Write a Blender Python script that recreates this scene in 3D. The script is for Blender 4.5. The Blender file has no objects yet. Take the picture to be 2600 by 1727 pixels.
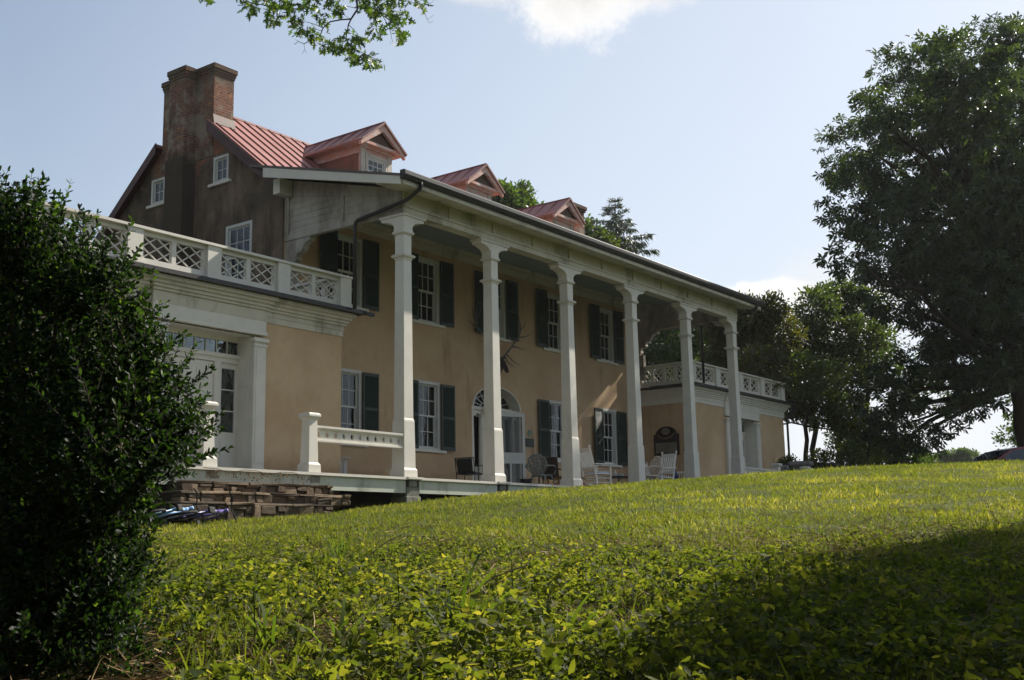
import bpy, bmesh, math, random
import numpy as np
from mathutils import Vector, Matrix

random.seed(7)
rng = np.random.default_rng(11)
R = math.radians
scene = bpy.context.scene
COL = scene.collection
PI = math.pi

# ------------------------------------------------------------------ camera
W_, H_ = 2600.0, 1727.0
CF, CC = 2897.4444, np.array([-18.4644, -20.4577, -1.4525])
YAW, PITCH, ROLL = 0.9311, 0.1774, -0.0187
_f = np.array([math.sin(YAW)*math.cos(PITCH), math.cos(YAW)*math.cos(PITCH), math.sin(PITCH)])
_r0 = np.array([math.cos(YAW), -math.sin(YAW), 0.0])
_u0 = np.cross(_r0, _f)
_r = _r0*math.cos(ROLL) + _u0*math.sin(ROLL)
_u = -_r0*math.sin(ROLL) + _u0*math.cos(ROLL)
cam_d = bpy.data.cameras.new("camera")
cam = bpy.data.objects.new("camera", cam_d)
COL.objects.link(cam)
M = Matrix(((_r[0], _u[0], -_f[0], CC[0]), (_r[1], _u[1], -_f[1], CC[1]), (_r[2], _u[2], -_f[2], CC[2]), (0, 0, 0, 1)))
cam.matrix_world = M
cam_d.sensor_fit = 'HORIZONTAL'
cam_d.sensor_width = 36.0
cam_d.lens = CF/W_*36.0
cam_d.clip_end = 3000.0
cam_d.clip_start = 0.05
scene.camera = cam

def ray(px, py): return _f + _r*(px-W_/2)/CF + _u*(H_/2-py)/CF
def at(px, py, d): return CC + ray(px, py)*d          # survey point: bearing from the camera, at depth d metres
def onY(px, py, y):
    d = ray(px, py); return CC + d*(y-CC[1])/d[1]

# ------------------------------------------------------------------ sun, sky
SUN = np.array([4.6, -1.0, 3.75]); SUN /= np.linalg.norm(SUN)
sun_el = math.asin(SUN[2]); sun_az = math.atan2(SUN[0], SUN[1])
sl = bpy.data.lights.new("sun", 'SUN'); sl.energy = 4.8; sl.angle = R(0.53); sl.color = (1.0, 0.93, 0.82)
so = bpy.data.objects.new("sun", sl); COL.objects.link(so)
so.rotation_euler = Vector(SUN).to_track_quat('Z', 'Y').to_euler()
so.location = (40, -20, 40)

world = bpy.data.worlds.new("World"); scene.world = world; world.use_nodes = True
SKY_STRENGTH = 0.062
scene.view_settings.view_transform = 'Standard'
scene.view_settings.look = 'None'
scene.view_settings.gamma = 1.0
scene.view_settings.exposure = 0.84

def build_world():
    nt = world.node_tree; nt.nodes.clear(); N = nt.nodes.new; L = nt.links.new
    out = N('ShaderNodeOutputWorld'); bg = N('ShaderNodeBackground'); L(bg.outputs[0], out.inputs[0])
    bg.inputs['Strength'].default_value = SKY_STRENGTH
    sky = N('ShaderNodeTexSky'); sky.sky_type = 'NISHITA'; sky.sun_disc = False
    sky.sun_elevation = sun_el; sky.sun_rotation = sun_az
    sky.air_density = 1.25; sky.dust_density = 1.5; sky.ozone_density = 2.5; sky.altitude = 50
    tc = N('ShaderNodeTexCoord')
    # whitish summer haze thickening towards the horizon and towards the sun
    sep = N('ShaderNodeSeparateXYZ'); L(tc.outputs['Generated'], sep.inputs[0])
    hz = N('ShaderNodeMapRange'); hz.inputs['From Min'].default_value = 0.75; hz.inputs['From Max'].default_value = 0.0
    hz.inputs['To Min'].default_value = 0.22; hz.inputs['To Max'].default_value = 0.70
    L(sep.outputs[2], hz.inputs[0])
    mixh = N('ShaderNodeMixRGB'); mixh.inputs[2].default_value = (7.6, 8.3, 9.3, 1)
    ds = N('ShaderNodeVectorMath'); ds.operation = 'DOT_PRODUCT'; ds.inputs[1].default_value = (SUN[0], SUN[1], 0.25)
    L(tc.outputs['Generated'], ds.inputs[0])
    az = N('ShaderNodeMapRange'); az.inputs['From Min'].default_value = .0; az.inputs['From Max'].default_value = .85
    az.inputs['From Min'].default_value = .30; az.inputs['To Min'].default_value = -.20; az.inputs['To Max'].default_value = .40; L(ds.outputs['Value'], az.inputs[0])
    sm = N('ShaderNodeMath'); sm.operation = 'ADD'; sm.use_clamp = True; L(hz.outputs[0], sm.inputs[0]); L(az.outputs[0], sm.inputs[1])
    L(sm.outputs[0], mixh.inputs[0]); L(sky.outputs[0], mixh.inputs[1])
    cur = mixh.outputs[0]
    def cloud(centre, a, b, seed, scale, soft, cur, bright, under=0.0, amount=1.0, rough=.62, namp=1.5):
        c = np.array(centre); c = c/np.linalg.norm(c)
        e = np.cross(c, [0, 0, 1.0]); e /= np.linalg.norm(e); u = np.cross(e, c)
        def dot(v):
            n = N('ShaderNodeVectorMath'); n.operation = 'DOT_PRODUCT'; n.inputs[1].default_value = tuple(v)
            L(sub.outputs[0], n.inputs[0]); return n.outputs['Value']
        sub = N('ShaderNodeVectorMath'); sub.operation = 'SUBTRACT'; sub.inputs[1].default_value = tuple(c)
        L(tc.outputs['Generated'], sub.inputs[0])
        def m(op, x, y=None):
            n = N('ShaderNodeMath'); n.operation = op
            for i, v in enumerate((x, y)):
                if v is None: continue
                if isinstance(v, (int, float)): n.inputs[i].default_value = v
                else: L(v, n.inputs[i])
            return n.outputs[0]
        x = m('DIVIDE', dot(e), a); y = m('DIVIDE', dot(u), b)
        d = m('SQRT', m('ADD', m('MULTIPLY', x, x), m('MULTIPLY', y, y)))
        nz = N('ShaderNodeTexNoise'); nz.inputs['Scale'].default_value = scale; nz.inputs['Detail'].default_value = 9
        nz.inputs['Roughness'].default_value = rough; nz.noise_dimensions = '4D'; nz.inputs['W'].default_value = seed
        L(tc.outputs['Generated'], nz.inputs['Vector'])
        v = m('ADD', m('SUBTRACT', 1.0, d), m('MULTIPLY', m('SUBTRACT', nz.outputs[0], 0.5), namp))
        mr = N('ShaderNodeMapRange'); mr.interpolation_type = 'SMOOTHSTEP'
        mr.inputs['From Min'].default_value = 0.0; mr.inputs['From Max'].default_value = soft
        mr.inputs['To Max'].default_value = amount
        L(v, mr.inputs[0])
        shade = N('ShaderNodeMapRange'); shade.inputs['From Min'].default_value = 0.45; shade.inputs['From Max'].default_value = 1.2
        shade.inputs['To Min'].default_value = 1.0; shade.inputs['To Max'].default_value = 1.0-under
        L(v, shade.inputs[0])
        colr = N('ShaderNodeMixRGB'); colr.blend_type = 'MULTIPLY'; colr.inputs[0].default_value = 1.0
        colr.inputs[1].default_value = (bright, bright*0.985, bright*0.96, 1)
        cc = N('ShaderNodeCombineColor'); 
        for i in range(3): L(shade.outputs[0], cc.inputs[i])
        L(cc.outputs[0], colr.inputs[2])
        mx = N('ShaderNodeMixRGB'); L(mr.outputs[0], mx.inputs[0]); L(cur, mx.inputs[1]); L(colr.outputs[0], mx.inputs[2])
        return mx.outputs[0]
    cur = cloud(ray(1490, 5), .074, .046, 3.1, 24, .7, cur, 9.7, .2, .95, rough=.72, namp=2.1)
    cur = cloud(ray(1640, -20), .050, .020, 7.4, 24, .9, cur, 9.0, .1, .8, rough=.7, namp=2.0)
    cur = cloud(ray(1230, -25), .045, .020, 8.3, 26, .9, cur, 8.6, .0, .7, rough=.7, namp=1.8)
    cur = cloud(ray(1940, 845), .095, .050, 5.7, 22, .14, cur, 9.9, .1, .95, namp=.55)
    cur = cloud(ray(2200, 760), .10, .055, 2.2, 9, .8, cur, 8.6, .0, .6)
    cur = cloud(ray(2300, 1080), .16, .05, 1.2, 6, .9, cur, 9.0, .0, .6)
    cur = cloud((-.6, -.6, .5), .5, .2, 6.2, 3, .5, cur, 8.5, .2, .8)
    cur = cloud((-.9, .5, .45), .45, .2, 16.2, 3, .5, cur, 8.5, .2, .8)
    L(cur, bg.inputs['Color'])
build_world()

# ------------------------------------------------------------------ materials
def _nt(name):
    m = bpy.data.materials.new(name); m.use_nodes = True
    nt = m.node_tree; nt.nodes.clear(); return m, nt
def ramp(nt, stops):
    r = nt.nodes.new('ShaderNodeValToRGB'); e = r.color_ramp.elements
    while len(e) < len(stops): e.new(0.5)
    for x, (p, c) in zip(e, stops): x.position = p; x.color = (*c, 1)
    return r
def noise(nt, vec, scale, detail=5, rough=.6, w=0.0, stretch=None):
    n = nt.nodes.new('ShaderNodeTexNoise'); n.inputs['Scale'].default_value = scale; n.inputs['Detail'].default_value = detail
    n.inputs['Roughness'].default_value = rough
    mp = nt.nodes.new('ShaderNodeMapping'); mp.inputs['Location'].default_value = (w*3.1, w*1.7, w*2.3)
    if stretch: mp.inputs['Scale'].default_value = stretch
    nt.links.new(vec, mp.inputs[0]); nt.links.new(mp.outputs[0], n.inputs['Vector'])
    return n.outputs[0]
def mixc(nt, fac, a, b, blend='MIX'):
    n = nt.nodes.new('ShaderNodeMixRGB'); n.blend_type = blend
    for i, v in ((0, fac), (1, a), (2, b)):
        if isinstance(v, (int, float)): n.inputs[i].default_value = v
        elif isinstance(v, tuple): n.inputs[i].default_value = (*v, 1)
        else: nt.links.new(v, n.inputs[i])
    return n.outputs[0]
def mrange(nt, v, a, b, c=0.0, d=1.0, smooth=True):
    n = nt.nodes.new('ShaderNodeMapRange'); 
    if smooth: n.interpolation_type = 'SMOOTHSTEP'
    for k, x in zip(('From Min', 'From Max', 'To Min', 'To Max'), (a, b, c, d)): n.inputs[k].default_value = x
    nt.links.new(v, n.inputs[0]); return n.outputs[0]
def math_(nt, op, a, b):
    n = nt.nodes.new('ShaderNodeMath'); n.operation = op
    for i, v in enumerate((a, b)):
        if isinstance(v, (int, float)): n.inputs[i].default_value = v
        else: nt.links.new(v, n.inputs[i])
    return n.outputs[0]
def finish(m, nt, col, rough=.7, bump=None, bs=.3, bd=.02, spec=.3, metal=0.0):
    p = nt.nodes.new('ShaderNodeBsdfPrincipled'); o = nt.nodes.new('ShaderNodeOutputMaterial')
    if isinstance(col, tuple): p.inputs['Base Color'].default_value = (*col, 1)
    else: nt.links.new(col, p.inputs['Base Color'])
    if isinstance(rough, float): p.inputs['Roughness'].default_value = rough
    else: nt.links.new(rough, p.inputs['Roughness'])
    p.inputs['Specular IOR Level'].default_value = spec; p.inputs['Metallic'].default_value = metal
    if bump is not None:
        b = nt.nodes.new('ShaderNodeBump'); b.inputs['Strength'].default_value = bs; b.inputs['Distance'].default_value = bd
        nt.links.new(bump, b.inputs['Height']); nt.links.new(b.outputs[0], p.inputs['Normal'])
    nt.links.new(p.outputs[0], o.inputs[0]); return m
def geo_pos(nt):
    return nt.nodes.new('ShaderNodeNewGeometry').outputs['Position']

def mat_plain(name, c1, c2=None, scale=6.0, rough=.6, bump=0.0, spec=.3, stain=None, metal=0.0, stretch=None):
    """two-tone mottled surface; stain = (colour, scale, lo, hi, stretch)"""
    m, nt = _nt(name); P = geo_pos(nt); c2 = c2 or tuple(x*.8 for x in c1)
    n = noise(nt, P, scale, stretch=stretch); col = mixc(nt, mrange(nt, n, .35, .65), c1, c2)
    if stain:
        s = noise(nt, P, stain[1], 7, .65, 4.0, stain[4] if len(stain) > 4 else None)
        col = mixc(nt, mrange(nt, s, stain[2], stain[3]), col, stain[0])
    b = noise(nt, P, scale*9, 6, .7, 2.0) if bump else None
    return finish(m, nt, col, rough, b, bump, .01, spec, metal)

def mat_stucco(name, base, alt, dirt, dirt_lo=.56, dirt_hi=.8, streak=True):
    m, nt = _nt(name); P = geo_pos(nt)
    col = mixc(nt, mrange(nt, noise(nt, P, .55, 6, .6), .38, .66), base, alt)
    col = mixc(nt, mrange(nt, noise(nt, P, 5, 6, .7, 1.0), .45, .75, 0, .35), col, tuple(x*.72 for x in base))
    if streak:
        s = noise(nt, P, 1.0, 7, .62, 3.0, (2.2, 2.2, .35))
        col = mixc(nt, mrange(nt, s, dirt_lo, dirt_hi, 0, .8), col, dirt)
    # splash staining just above the porch floor
    z = nt.nodes.new('ShaderNodeSeparateXYZ'); nt.links.new(P, z.inputs[0])
    lowz = mrange(nt, math_(nt, 'ADD', z.outputs[2], math_(nt, 'MULTIPLY', noise(nt, P, 2.5, 5, .6, 9.0), .7)), .95, .35, 0, .55)
    col = mixc(nt, lowz, col, (.20, .085, .045))
    b = math_(nt, 'ADD', noise(nt, P, 60, 4, .7, 2.0), math_(nt, 'MULTIPLY', noise(nt, P, 4, 4, .6, 6.0), 1.5))
    return finish(m, nt, col, .92, b, .35, .012, .12)

def brick_color(nt, P, c1, c2, mortar, scale=1.0):
    s = nt.nodes.new('ShaderNodeSeparateXYZ'); nt.links.new(P, s.inputs[0])
    xy = math_(nt, 'ADD', s.outputs[0], s.outputs[1])
    cb = nt.nodes.new('ShaderNodeCombineXYZ'); nt.links.new(xy, cb.inputs[0]); nt.links.new(s.outputs[2], cb.inputs[1])
    wob = nt.nodes.new('ShaderNodeVectorMath'); wob.operation = 'ADD'
    nn = nt.nodes.new('ShaderNodeTexNoise'); nn.inputs['Scale'].default_value = 6; nt.links.new(P, nn.inputs['Vector'])
    sc = nt.nodes.new('ShaderNodeVectorMath'); sc.operation = 'SCALE'; sc.inputs['Scale'].default_value = .03
    nt.links.new(nn.outputs['Color'], sc.inputs[0]); nt.links.new(cb.outputs[0], wob.inputs[0]); nt.links.new(sc.outputs[0], wob.inputs[1])
    b = nt.nodes.new('ShaderNodeTexBrick'); nt.links.new(wob.outputs[0], b.inputs['Vector'])
    b.inputs['Color1'].default_value = (*c1, 1); b.inputs['Color2'].default_value = (*c2, 1); b.inputs['Mortar'].default_value = (*mortar, 1)
    b.inputs['Scale'].default_value = scale; b.inputs['Brick Width'].default_value = .215; b.inputs['Row Height'].default_value = .075
    b.inputs['Mortar Size'].default_value = .011; b.inputs['Mortar Smooth'].default_value = .3
    return b.outputs['Color'], b.outputs['Fac']

def mat_chimney():
    m, nt = _nt("chimney_brick"); P = geo_pos(nt)
    c, f = brick_color(nt, P, (.24, .10, .06), (.15, .075, .055), (.24, .20, .165))
    n = noise(nt, P, 2.0, 7, .65)
    c = mixc(nt, mrange(nt, noise(nt, P, 7, 5, .6, 7.), .55, .7), c, (.42, .22, .12))
    c = mixc(nt, mrange(nt, n, .47, .60, 0, .85), c, (.31, .265, .21))           # remains of old render
    z = nt.nodes.new('ShaderNodeSeparateXYZ'); nt.links.new(P, z.inputs[0])
    zz = math_(nt, 'ADD', z.outputs[2], math_(nt, 'MULTIPLY', math_(nt, 'SUBTRACT', n, .5), 1.6))
    c = mixc(nt, mrange(nt, zz, 9.3, 8.5), c, (.075, .062, .047))            # rendered lower shaft
    c = mixc(nt, mrange(nt, zz, 10.6, 11.3, 0, .75), c, (.085, .065, .05))     # sooty head
    c = mixc(nt, mrange(nt, noise(nt, P, 1.3, 6, .6, 5.), .5, .75, 0, .55), c, (.06, .05, .04))
    b = math_(nt, 'ADD', math_(nt, 'MULTIPLY', f, -1.0), noise(nt, P, 30, 5, .7))
    return finish(m, nt, c, .95, b, .6, .015, .1)

def mat_gable():
    m, nt = _nt("grimy_gable_stucco"); P = geo_pos(nt)
    c, f = brick_color(nt, P, (.27, .09, .05), (.17, .065, .045), (.26, .2, .16))
    base = mixc(nt, mrange(nt, noise(nt, P, .8, 6, .6), .35, .65), (.20, .145, .105), (.12, .095, .074))
    base = mixc(nt, mrange(nt, noise(nt, P, 1.1, 8, .66, 3., (1.6, 1.6, .4)), .42, .68, 0, .85), base, (.055, .045, .036))
    base = mixc(nt, mrange(nt, noise(nt, P, 2.6, 7, .7, 8.), .55, .70, 0, .6), base, (.26, .185, .135))
    base = mixc(nt, mrange(nt, noise(nt, P, 1.9, 8, .72, 14., (1, 1, .6)), .54, .68, 0, .75), base, (.042, .036, .03))
    s = nt.nodes.new('ShaderNodeSeparateXYZ'); nt.links.new(P, s.inputs[0])
    n = noise(nt, P, 1.6, 7, .65, 1.5)
    h = math_(nt, 'ADD', s.outputs[2], math_(nt, 'MULTIPLY', math_(nt, 'SUBTRACT', n, .5), 2.2))
    dy = math_(nt, 'ABSOLUTE', math_(nt, 'SUBTRACT', s.outputs[1], 3.6), 0)
    h = math_(nt, 'SUBTRACT', h, math_(nt, 'MULTIPLY', dy, .35))
    msk = mrange(nt, h, 8.15, 8.45)
    col = mixc(nt, msk, base, c)
    b = math_(nt, 'ADD', math_(nt, 'MULTIPLY', math_(nt, 'MULTIPLY', f, msk), -1.0), noise(nt, P, 25, 5, .7))
    return finish(m, nt, col, .95, b, .45, .012, .1)

def mat_paint(name, c, grime=(.25, .24, .19), g_lo=.58, g_hi=.8, amt=.6, wood=True, scale=1.6):
    m, nt = _nt(name); P = geo_pos(nt)
    col = mixc(nt, mrange(nt, noise(nt, P, 3, 5, .6), .35, .7, 0, .5), c, tuple(x*.84 for x in c))
    col = mixc(nt, mrange(nt, noise(nt, P, scale, 8, .68, 2., (1, 1, .45)), g_lo, g_hi, 0, amt), col, grime)
    col = mixc(nt, mrange(nt, noise(nt, P, 22, 6, .75, 5.), .66, .74, 0, .5), col, (.22, .18, .13))
    b = noise(nt, P, 14, 5, .65, 3., (3, 3, .25))
    return finish(m, nt, col, .55, b, .18, .006, .3)

def mat_peeling():
    m, nt = _nt("peeling_pink_paint"); P = geo_pos(nt)
    n = noise(nt, P, 4.0, 9, .72, 1., (1, 1, 3.0))
    col = mixc(nt, mrange(nt, noise(nt, P, 2.0, 5), .4, .65), (.56, .31, .25), (.58, .38, .33))
    col = mixc(nt, mrange(nt, n, .50, .58), col, (.55, .50, .47))
    col = mixc(nt, mrange(nt, noise(nt, P, 9, 8, .7, 6., (1, 1, 3)), .62, .70), col, (.27, .24, .22))
    return finish(m, nt, col, .75, n, .3, .008, .2)

def mat_redroof():
    m, nt = _nt("red_painted_tin"); P = geo_pos(nt)
    col = mixc(nt, mrange(nt, noise(nt, P, 1.1, 7, .65, 1., (1, .4, 1)), .35, .68), (.31, .12, .10), (.36, .16, .135))
    col = mixc(nt, mrange(nt, noise(nt, P, 6, 7, .7, 5.), .6, .8, 0, .7), col, (.36, .18, .15))
    return finish(m, nt, col, .5, noise(nt, P, 3, 3), .15, .02, .4)

def mat_glass():
    m, nt = _nt("old_window_glass"); P = geo_pos(nt)
    t = nt.nodes.new('ShaderNodeBsdfTransparent'); t.inputs[0].default_value = (.62, .66, .64, 1)
    g = nt.nodes.new('ShaderNodeBsdfGlossy'); g.inputs['Roughness'].default_value = .03; g.inputs[0].default_value = (.9, .95, 1, 1)
    b = nt.nodes.new('ShaderNodeBump'); b.inputs['Strength'].default_value = .12; b.inputs['Distance'].default_value = .02
    nt.links.new(noise(nt, P, 3.5, 2), b.inputs['Height']); nt.links.new(b.outputs[0], g.inputs['Normal'])
    fr = nt.nodes.new('ShaderNodeFresnel'); fr.inputs[0].default_value = 1.55
    mx = nt.nodes.new('ShaderNodeMixShader'); o = nt.nodes.new('ShaderNodeOutputMaterial')
    nt.links.new(fr.outputs[0], mx.inputs[0]); nt.links.new(t.outputs[0], mx.inputs[1]); nt.links.new(g.outputs[0], mx.inputs[2])
    nt.links.new(mx.outputs[0], o.inputs[0]); return m

def mat_stone():
    m, nt = _nt("rubble_stone"); P = geo_pos(nt)
    oi = nt.nodes.new('ShaderNodeAttribute'); oi.attribute_name = 'rnd'
    r = ramp(nt, [(0, (.05, .038, .028)), (.3, (.16, .112, .075)), (.55, (.10, .078, .058)), (.8, (.24, .175, .115)), (1, (.08, .064, .05))])
    nt.links.new(oi.outputs['Fac'], r.inputs[0])
    n = noise(nt, P, 9, 8, .7)
    col = mixc(nt, mrange(nt, n, .4, .7, 0, .6), r.outputs[0], (.07, .06, .045))
    return finish(m, nt, col, .9, n, .8, .03, .15)

def mat_leaf(name, stops, trans=.45, tcol=None, rough=.45, spec=.4, tmul=1.5):
    m, nt = _nt(name)
    a = nt.nodes.new('ShaderNodeAttribute'); a.attribute_name = 'rnd'
    r = ramp(nt, stops); nt.links.new(a.outputs['Fac'], r.inputs[0])
    p = nt.nodes.new('ShaderNodeBsdfPrincipled'); p.inputs['Roughness'].default_value = rough; p.inputs['Specular IOR Level'].default_value = spec
    nt.links.new(r.outputs[0], p.inputs['Base Color'])
    t = nt.nodes.new('ShaderNodeBsdfTranslucent')
    tc = mixc(nt, 1.0, r.outputs[0], tcol or (1.5, 1.6, .5), 'MULTIPLY')
    tc2 = mixc(nt, 1.0, tc, (tmul, tmul, tmul), 'MULTIPLY')
    nt.links.new(tc2, t.inputs[0])
    mx = nt.nodes.new('ShaderNodeMixShader'); mx.inputs[0].default_value = trans
    o = nt.nodes.new('ShaderNodeOutputMaterial')
    nt.links.new(p.outputs[0], mx.inputs[1]); nt.links.new(t.outputs[0], mx.inputs[2]); nt.links.new(mx.outputs[0], o.inputs[0])
    return m

WHITE = (.69, .655, .575)
MT = dict(
 stucco=mat_stucco("ochre_stucco", (.54, .385, .24), (.47, .32, .195), (.24, .15, .09), .55, .8),
 stucco2=mat_stucco("pale_ochre_stucco", (.60, .44, .27), (.50, .35, .205), (.34, .22, .13), .62, .85),
 gable=mat_gable(), chimney=mat_chimney(),
 white=mat_paint("white_paint", WHITE, amt=.35),
 cream=mat_paint("weathered_cream_paint", (.57, .53, .42), (.20, .18, .11), .48, .72, .8),
 dirtywhite=mat_paint("grimy_white_paint", (.47, .43, .37), (.14, .115, .085), .40, .66, .8, scale=1.1),
 sash=mat_paint("white_sash_paint", (.58, .58, .55), amt=.3),
 fascia=mat_paint("pale_green_fascia_paint", (.50, .53, .45), (.16, .17, .10), .5, .72, .75),
 deck=mat_paint("worn_deck_paint", (.42, .42, .40), (.2, .17, .13), .5, .7, .6),
 ceiling=mat_paint("grey_ceiling_boards", (.26, .31, .29), (.14, .15, .135), .5, .75, .7),
 peel=mat_peeling(), red=mat_redroof(),
 seam=mat_plain("dark_red_seam", (.19, .07, .06), (.15, .055, .048), 4, .6),
 barge=mat_plain("oxblood_paint", (.085, .032, .028), (.055, .025, .022), 3, .5, .1),
 tympanum=mat_plain("brown_tympanum_board", (.15, .10, .075), (.11, .08, .06), 3, .8, .1),
 dormerside=mat_plain("weathered_brown_siding", (.20, .10, .075), (.27, .12, .09), 3, .8, .1),
 shutter=mat_plain("dark_green_shutter_paint", (.016, .034, .025), (.026, .046, .035), 5, .5, .08, .35),
 glass=mat_glass(),
 dark=mat_plain("dark_interior", (.018, .016, .014), (.012, .011, .01), 2, .9),
 curtain=mat_plain("lace_curtain", (.62, .59, .55), (.32, .31, .29), 3.0, .9, 0, .1, stretch=(9, 9, .3)),
 whitecurtain=mat_plain("white_curtain", (.72, .76, .82), (.5, .54, .6), 3.0, .9, 0, .1, stretch=(6, 6, .3)),
 gutter=mat_plain("dark_gutter_metal", (.014, .014, .014), (.024, .022, .02), 5, .45, .05, .4, ((.06, .045, .035), 2.5, .62, .8)),
 tin=mat_plain("dark_tin_roof", (.085, .072, .066), (.13, .10, .09), 1.5, .55, .1, .35),
 concrete=mat_plain("grey_concrete", (.23, .23, .20), (.16, .16, .13), 4, .9, .3, .2, ((.12, .13, .08), 2, .5, .75)),
 foundation=mat_plain("dark_foundation_stone", (.10, .085, .07), (.06, .05, .045), 3, .95, .3),
 stone=mat_stone(),
 iron=mat_plain("black_iron", (.012, .012, .013), (.02, .02, .02), 9, .45, .05, .4),
 antler=mat_plain("weathered_antler", (.075, .075, .065), (.12, .12, .10), 9, .6, .1),
 hide=mat_plain("dark_elk_casting", (.022, .02, .018), (.035, .03, .026), 20, .6, .3),
 bronze=mat_plain("green_bronze", (.02, .032, .026), (.03, .045, .035), 12, .5, .1, .4),
 verdigris=mat_plain("verdigris_plaque", (.16, .22, .18), (.24, .27, .21), 14, .6, .1),
 signframe=mat_plain("black_carved_frame", (.013, .009, .008), (.03, .012, .01), 7, .45, .1),
 paper=mat_plain("aged_paper", (.20, .185, .15), (.15, .14, .115), 6, .8),
 gold=mat_plain("faded_gilding", (.19, .12, .055), (.12, .075, .04), 8, .6, .1),
 chairwhite=mat_plain("white_chair_paint", (.78, .75, .70), (.70, .67, .63), 6, .5, .05),
 cushion=mat_plain("pale_blue_cushion", (.48, .54, .62), (.40, .46, .55), 8, .9),
 wicker=mat_plain("grey_ironwork_paint", (.20, .21, .20), (.32, .33, .31), 12, .7, .2),
 wornwhite=mat_plain("peeling_white_iron", (.72, .64, .54), (.55, .47, .38), 14, .7, .2),
 brownchair=mat_plain("dark_brown_leather", (.028, .016, .013), (.04, .022, .018), 6, .5, .1),
 terracotta=mat_plain("terracotta", (.36, .17, .10), (.28, .12, .07), 8, .8),
 bluegl=mat_plain("blue_glazed_bottle", (.03, .05, .22), (.02, .04, .16), 3, .2, 0, .5),
 bikeblue=mat_plain("pale_blue_enamel", (.32, .52, .80), (.26, .44, .72), 3, .3, 0, .5),
 bikepurple=mat_plain("purple_enamel", (.16, .13, .38), (.11, .09, .28), 5, .3, 0, .5),
 rubber=mat_plain("black_rubber", (.012, .012, .012), (.02, .02, .02), 8, .8),
 steel=mat_plain("bright_steel", (.5, .5, .5), (.4, .4, .4), 8, .3, 0, .5, metal=.9),
 carred=mat_plain("dark_red_car_paint", (.13, .012, .014), (.12, .011, .013), 2, .22, 0, .6),
 carglass=mat_plain("tinted_car_glass", (.02, .03, .035), (.015, .022, .026), 2, .06, 0, .7),
 bark=mat_plain("tree_bark", (.055, .042, .032), (.03, .024, .019), 5, .95, .5, .1, stretch=(3, 3, .5)),
 twig=mat_plain("brown_twig_bark", (.06, .042, .03), (.035, .026, .02), 12, .9, .2),
 straw=mat_plain("dry_straw", (.42, .31, .19), (.30, .21, .12), 20, .8),
 pedestal=mat_plain("weathered_grey_stone", (.26, .25, .235), (.18, .175, .16), 5, .9, .3, .2),
)

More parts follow.
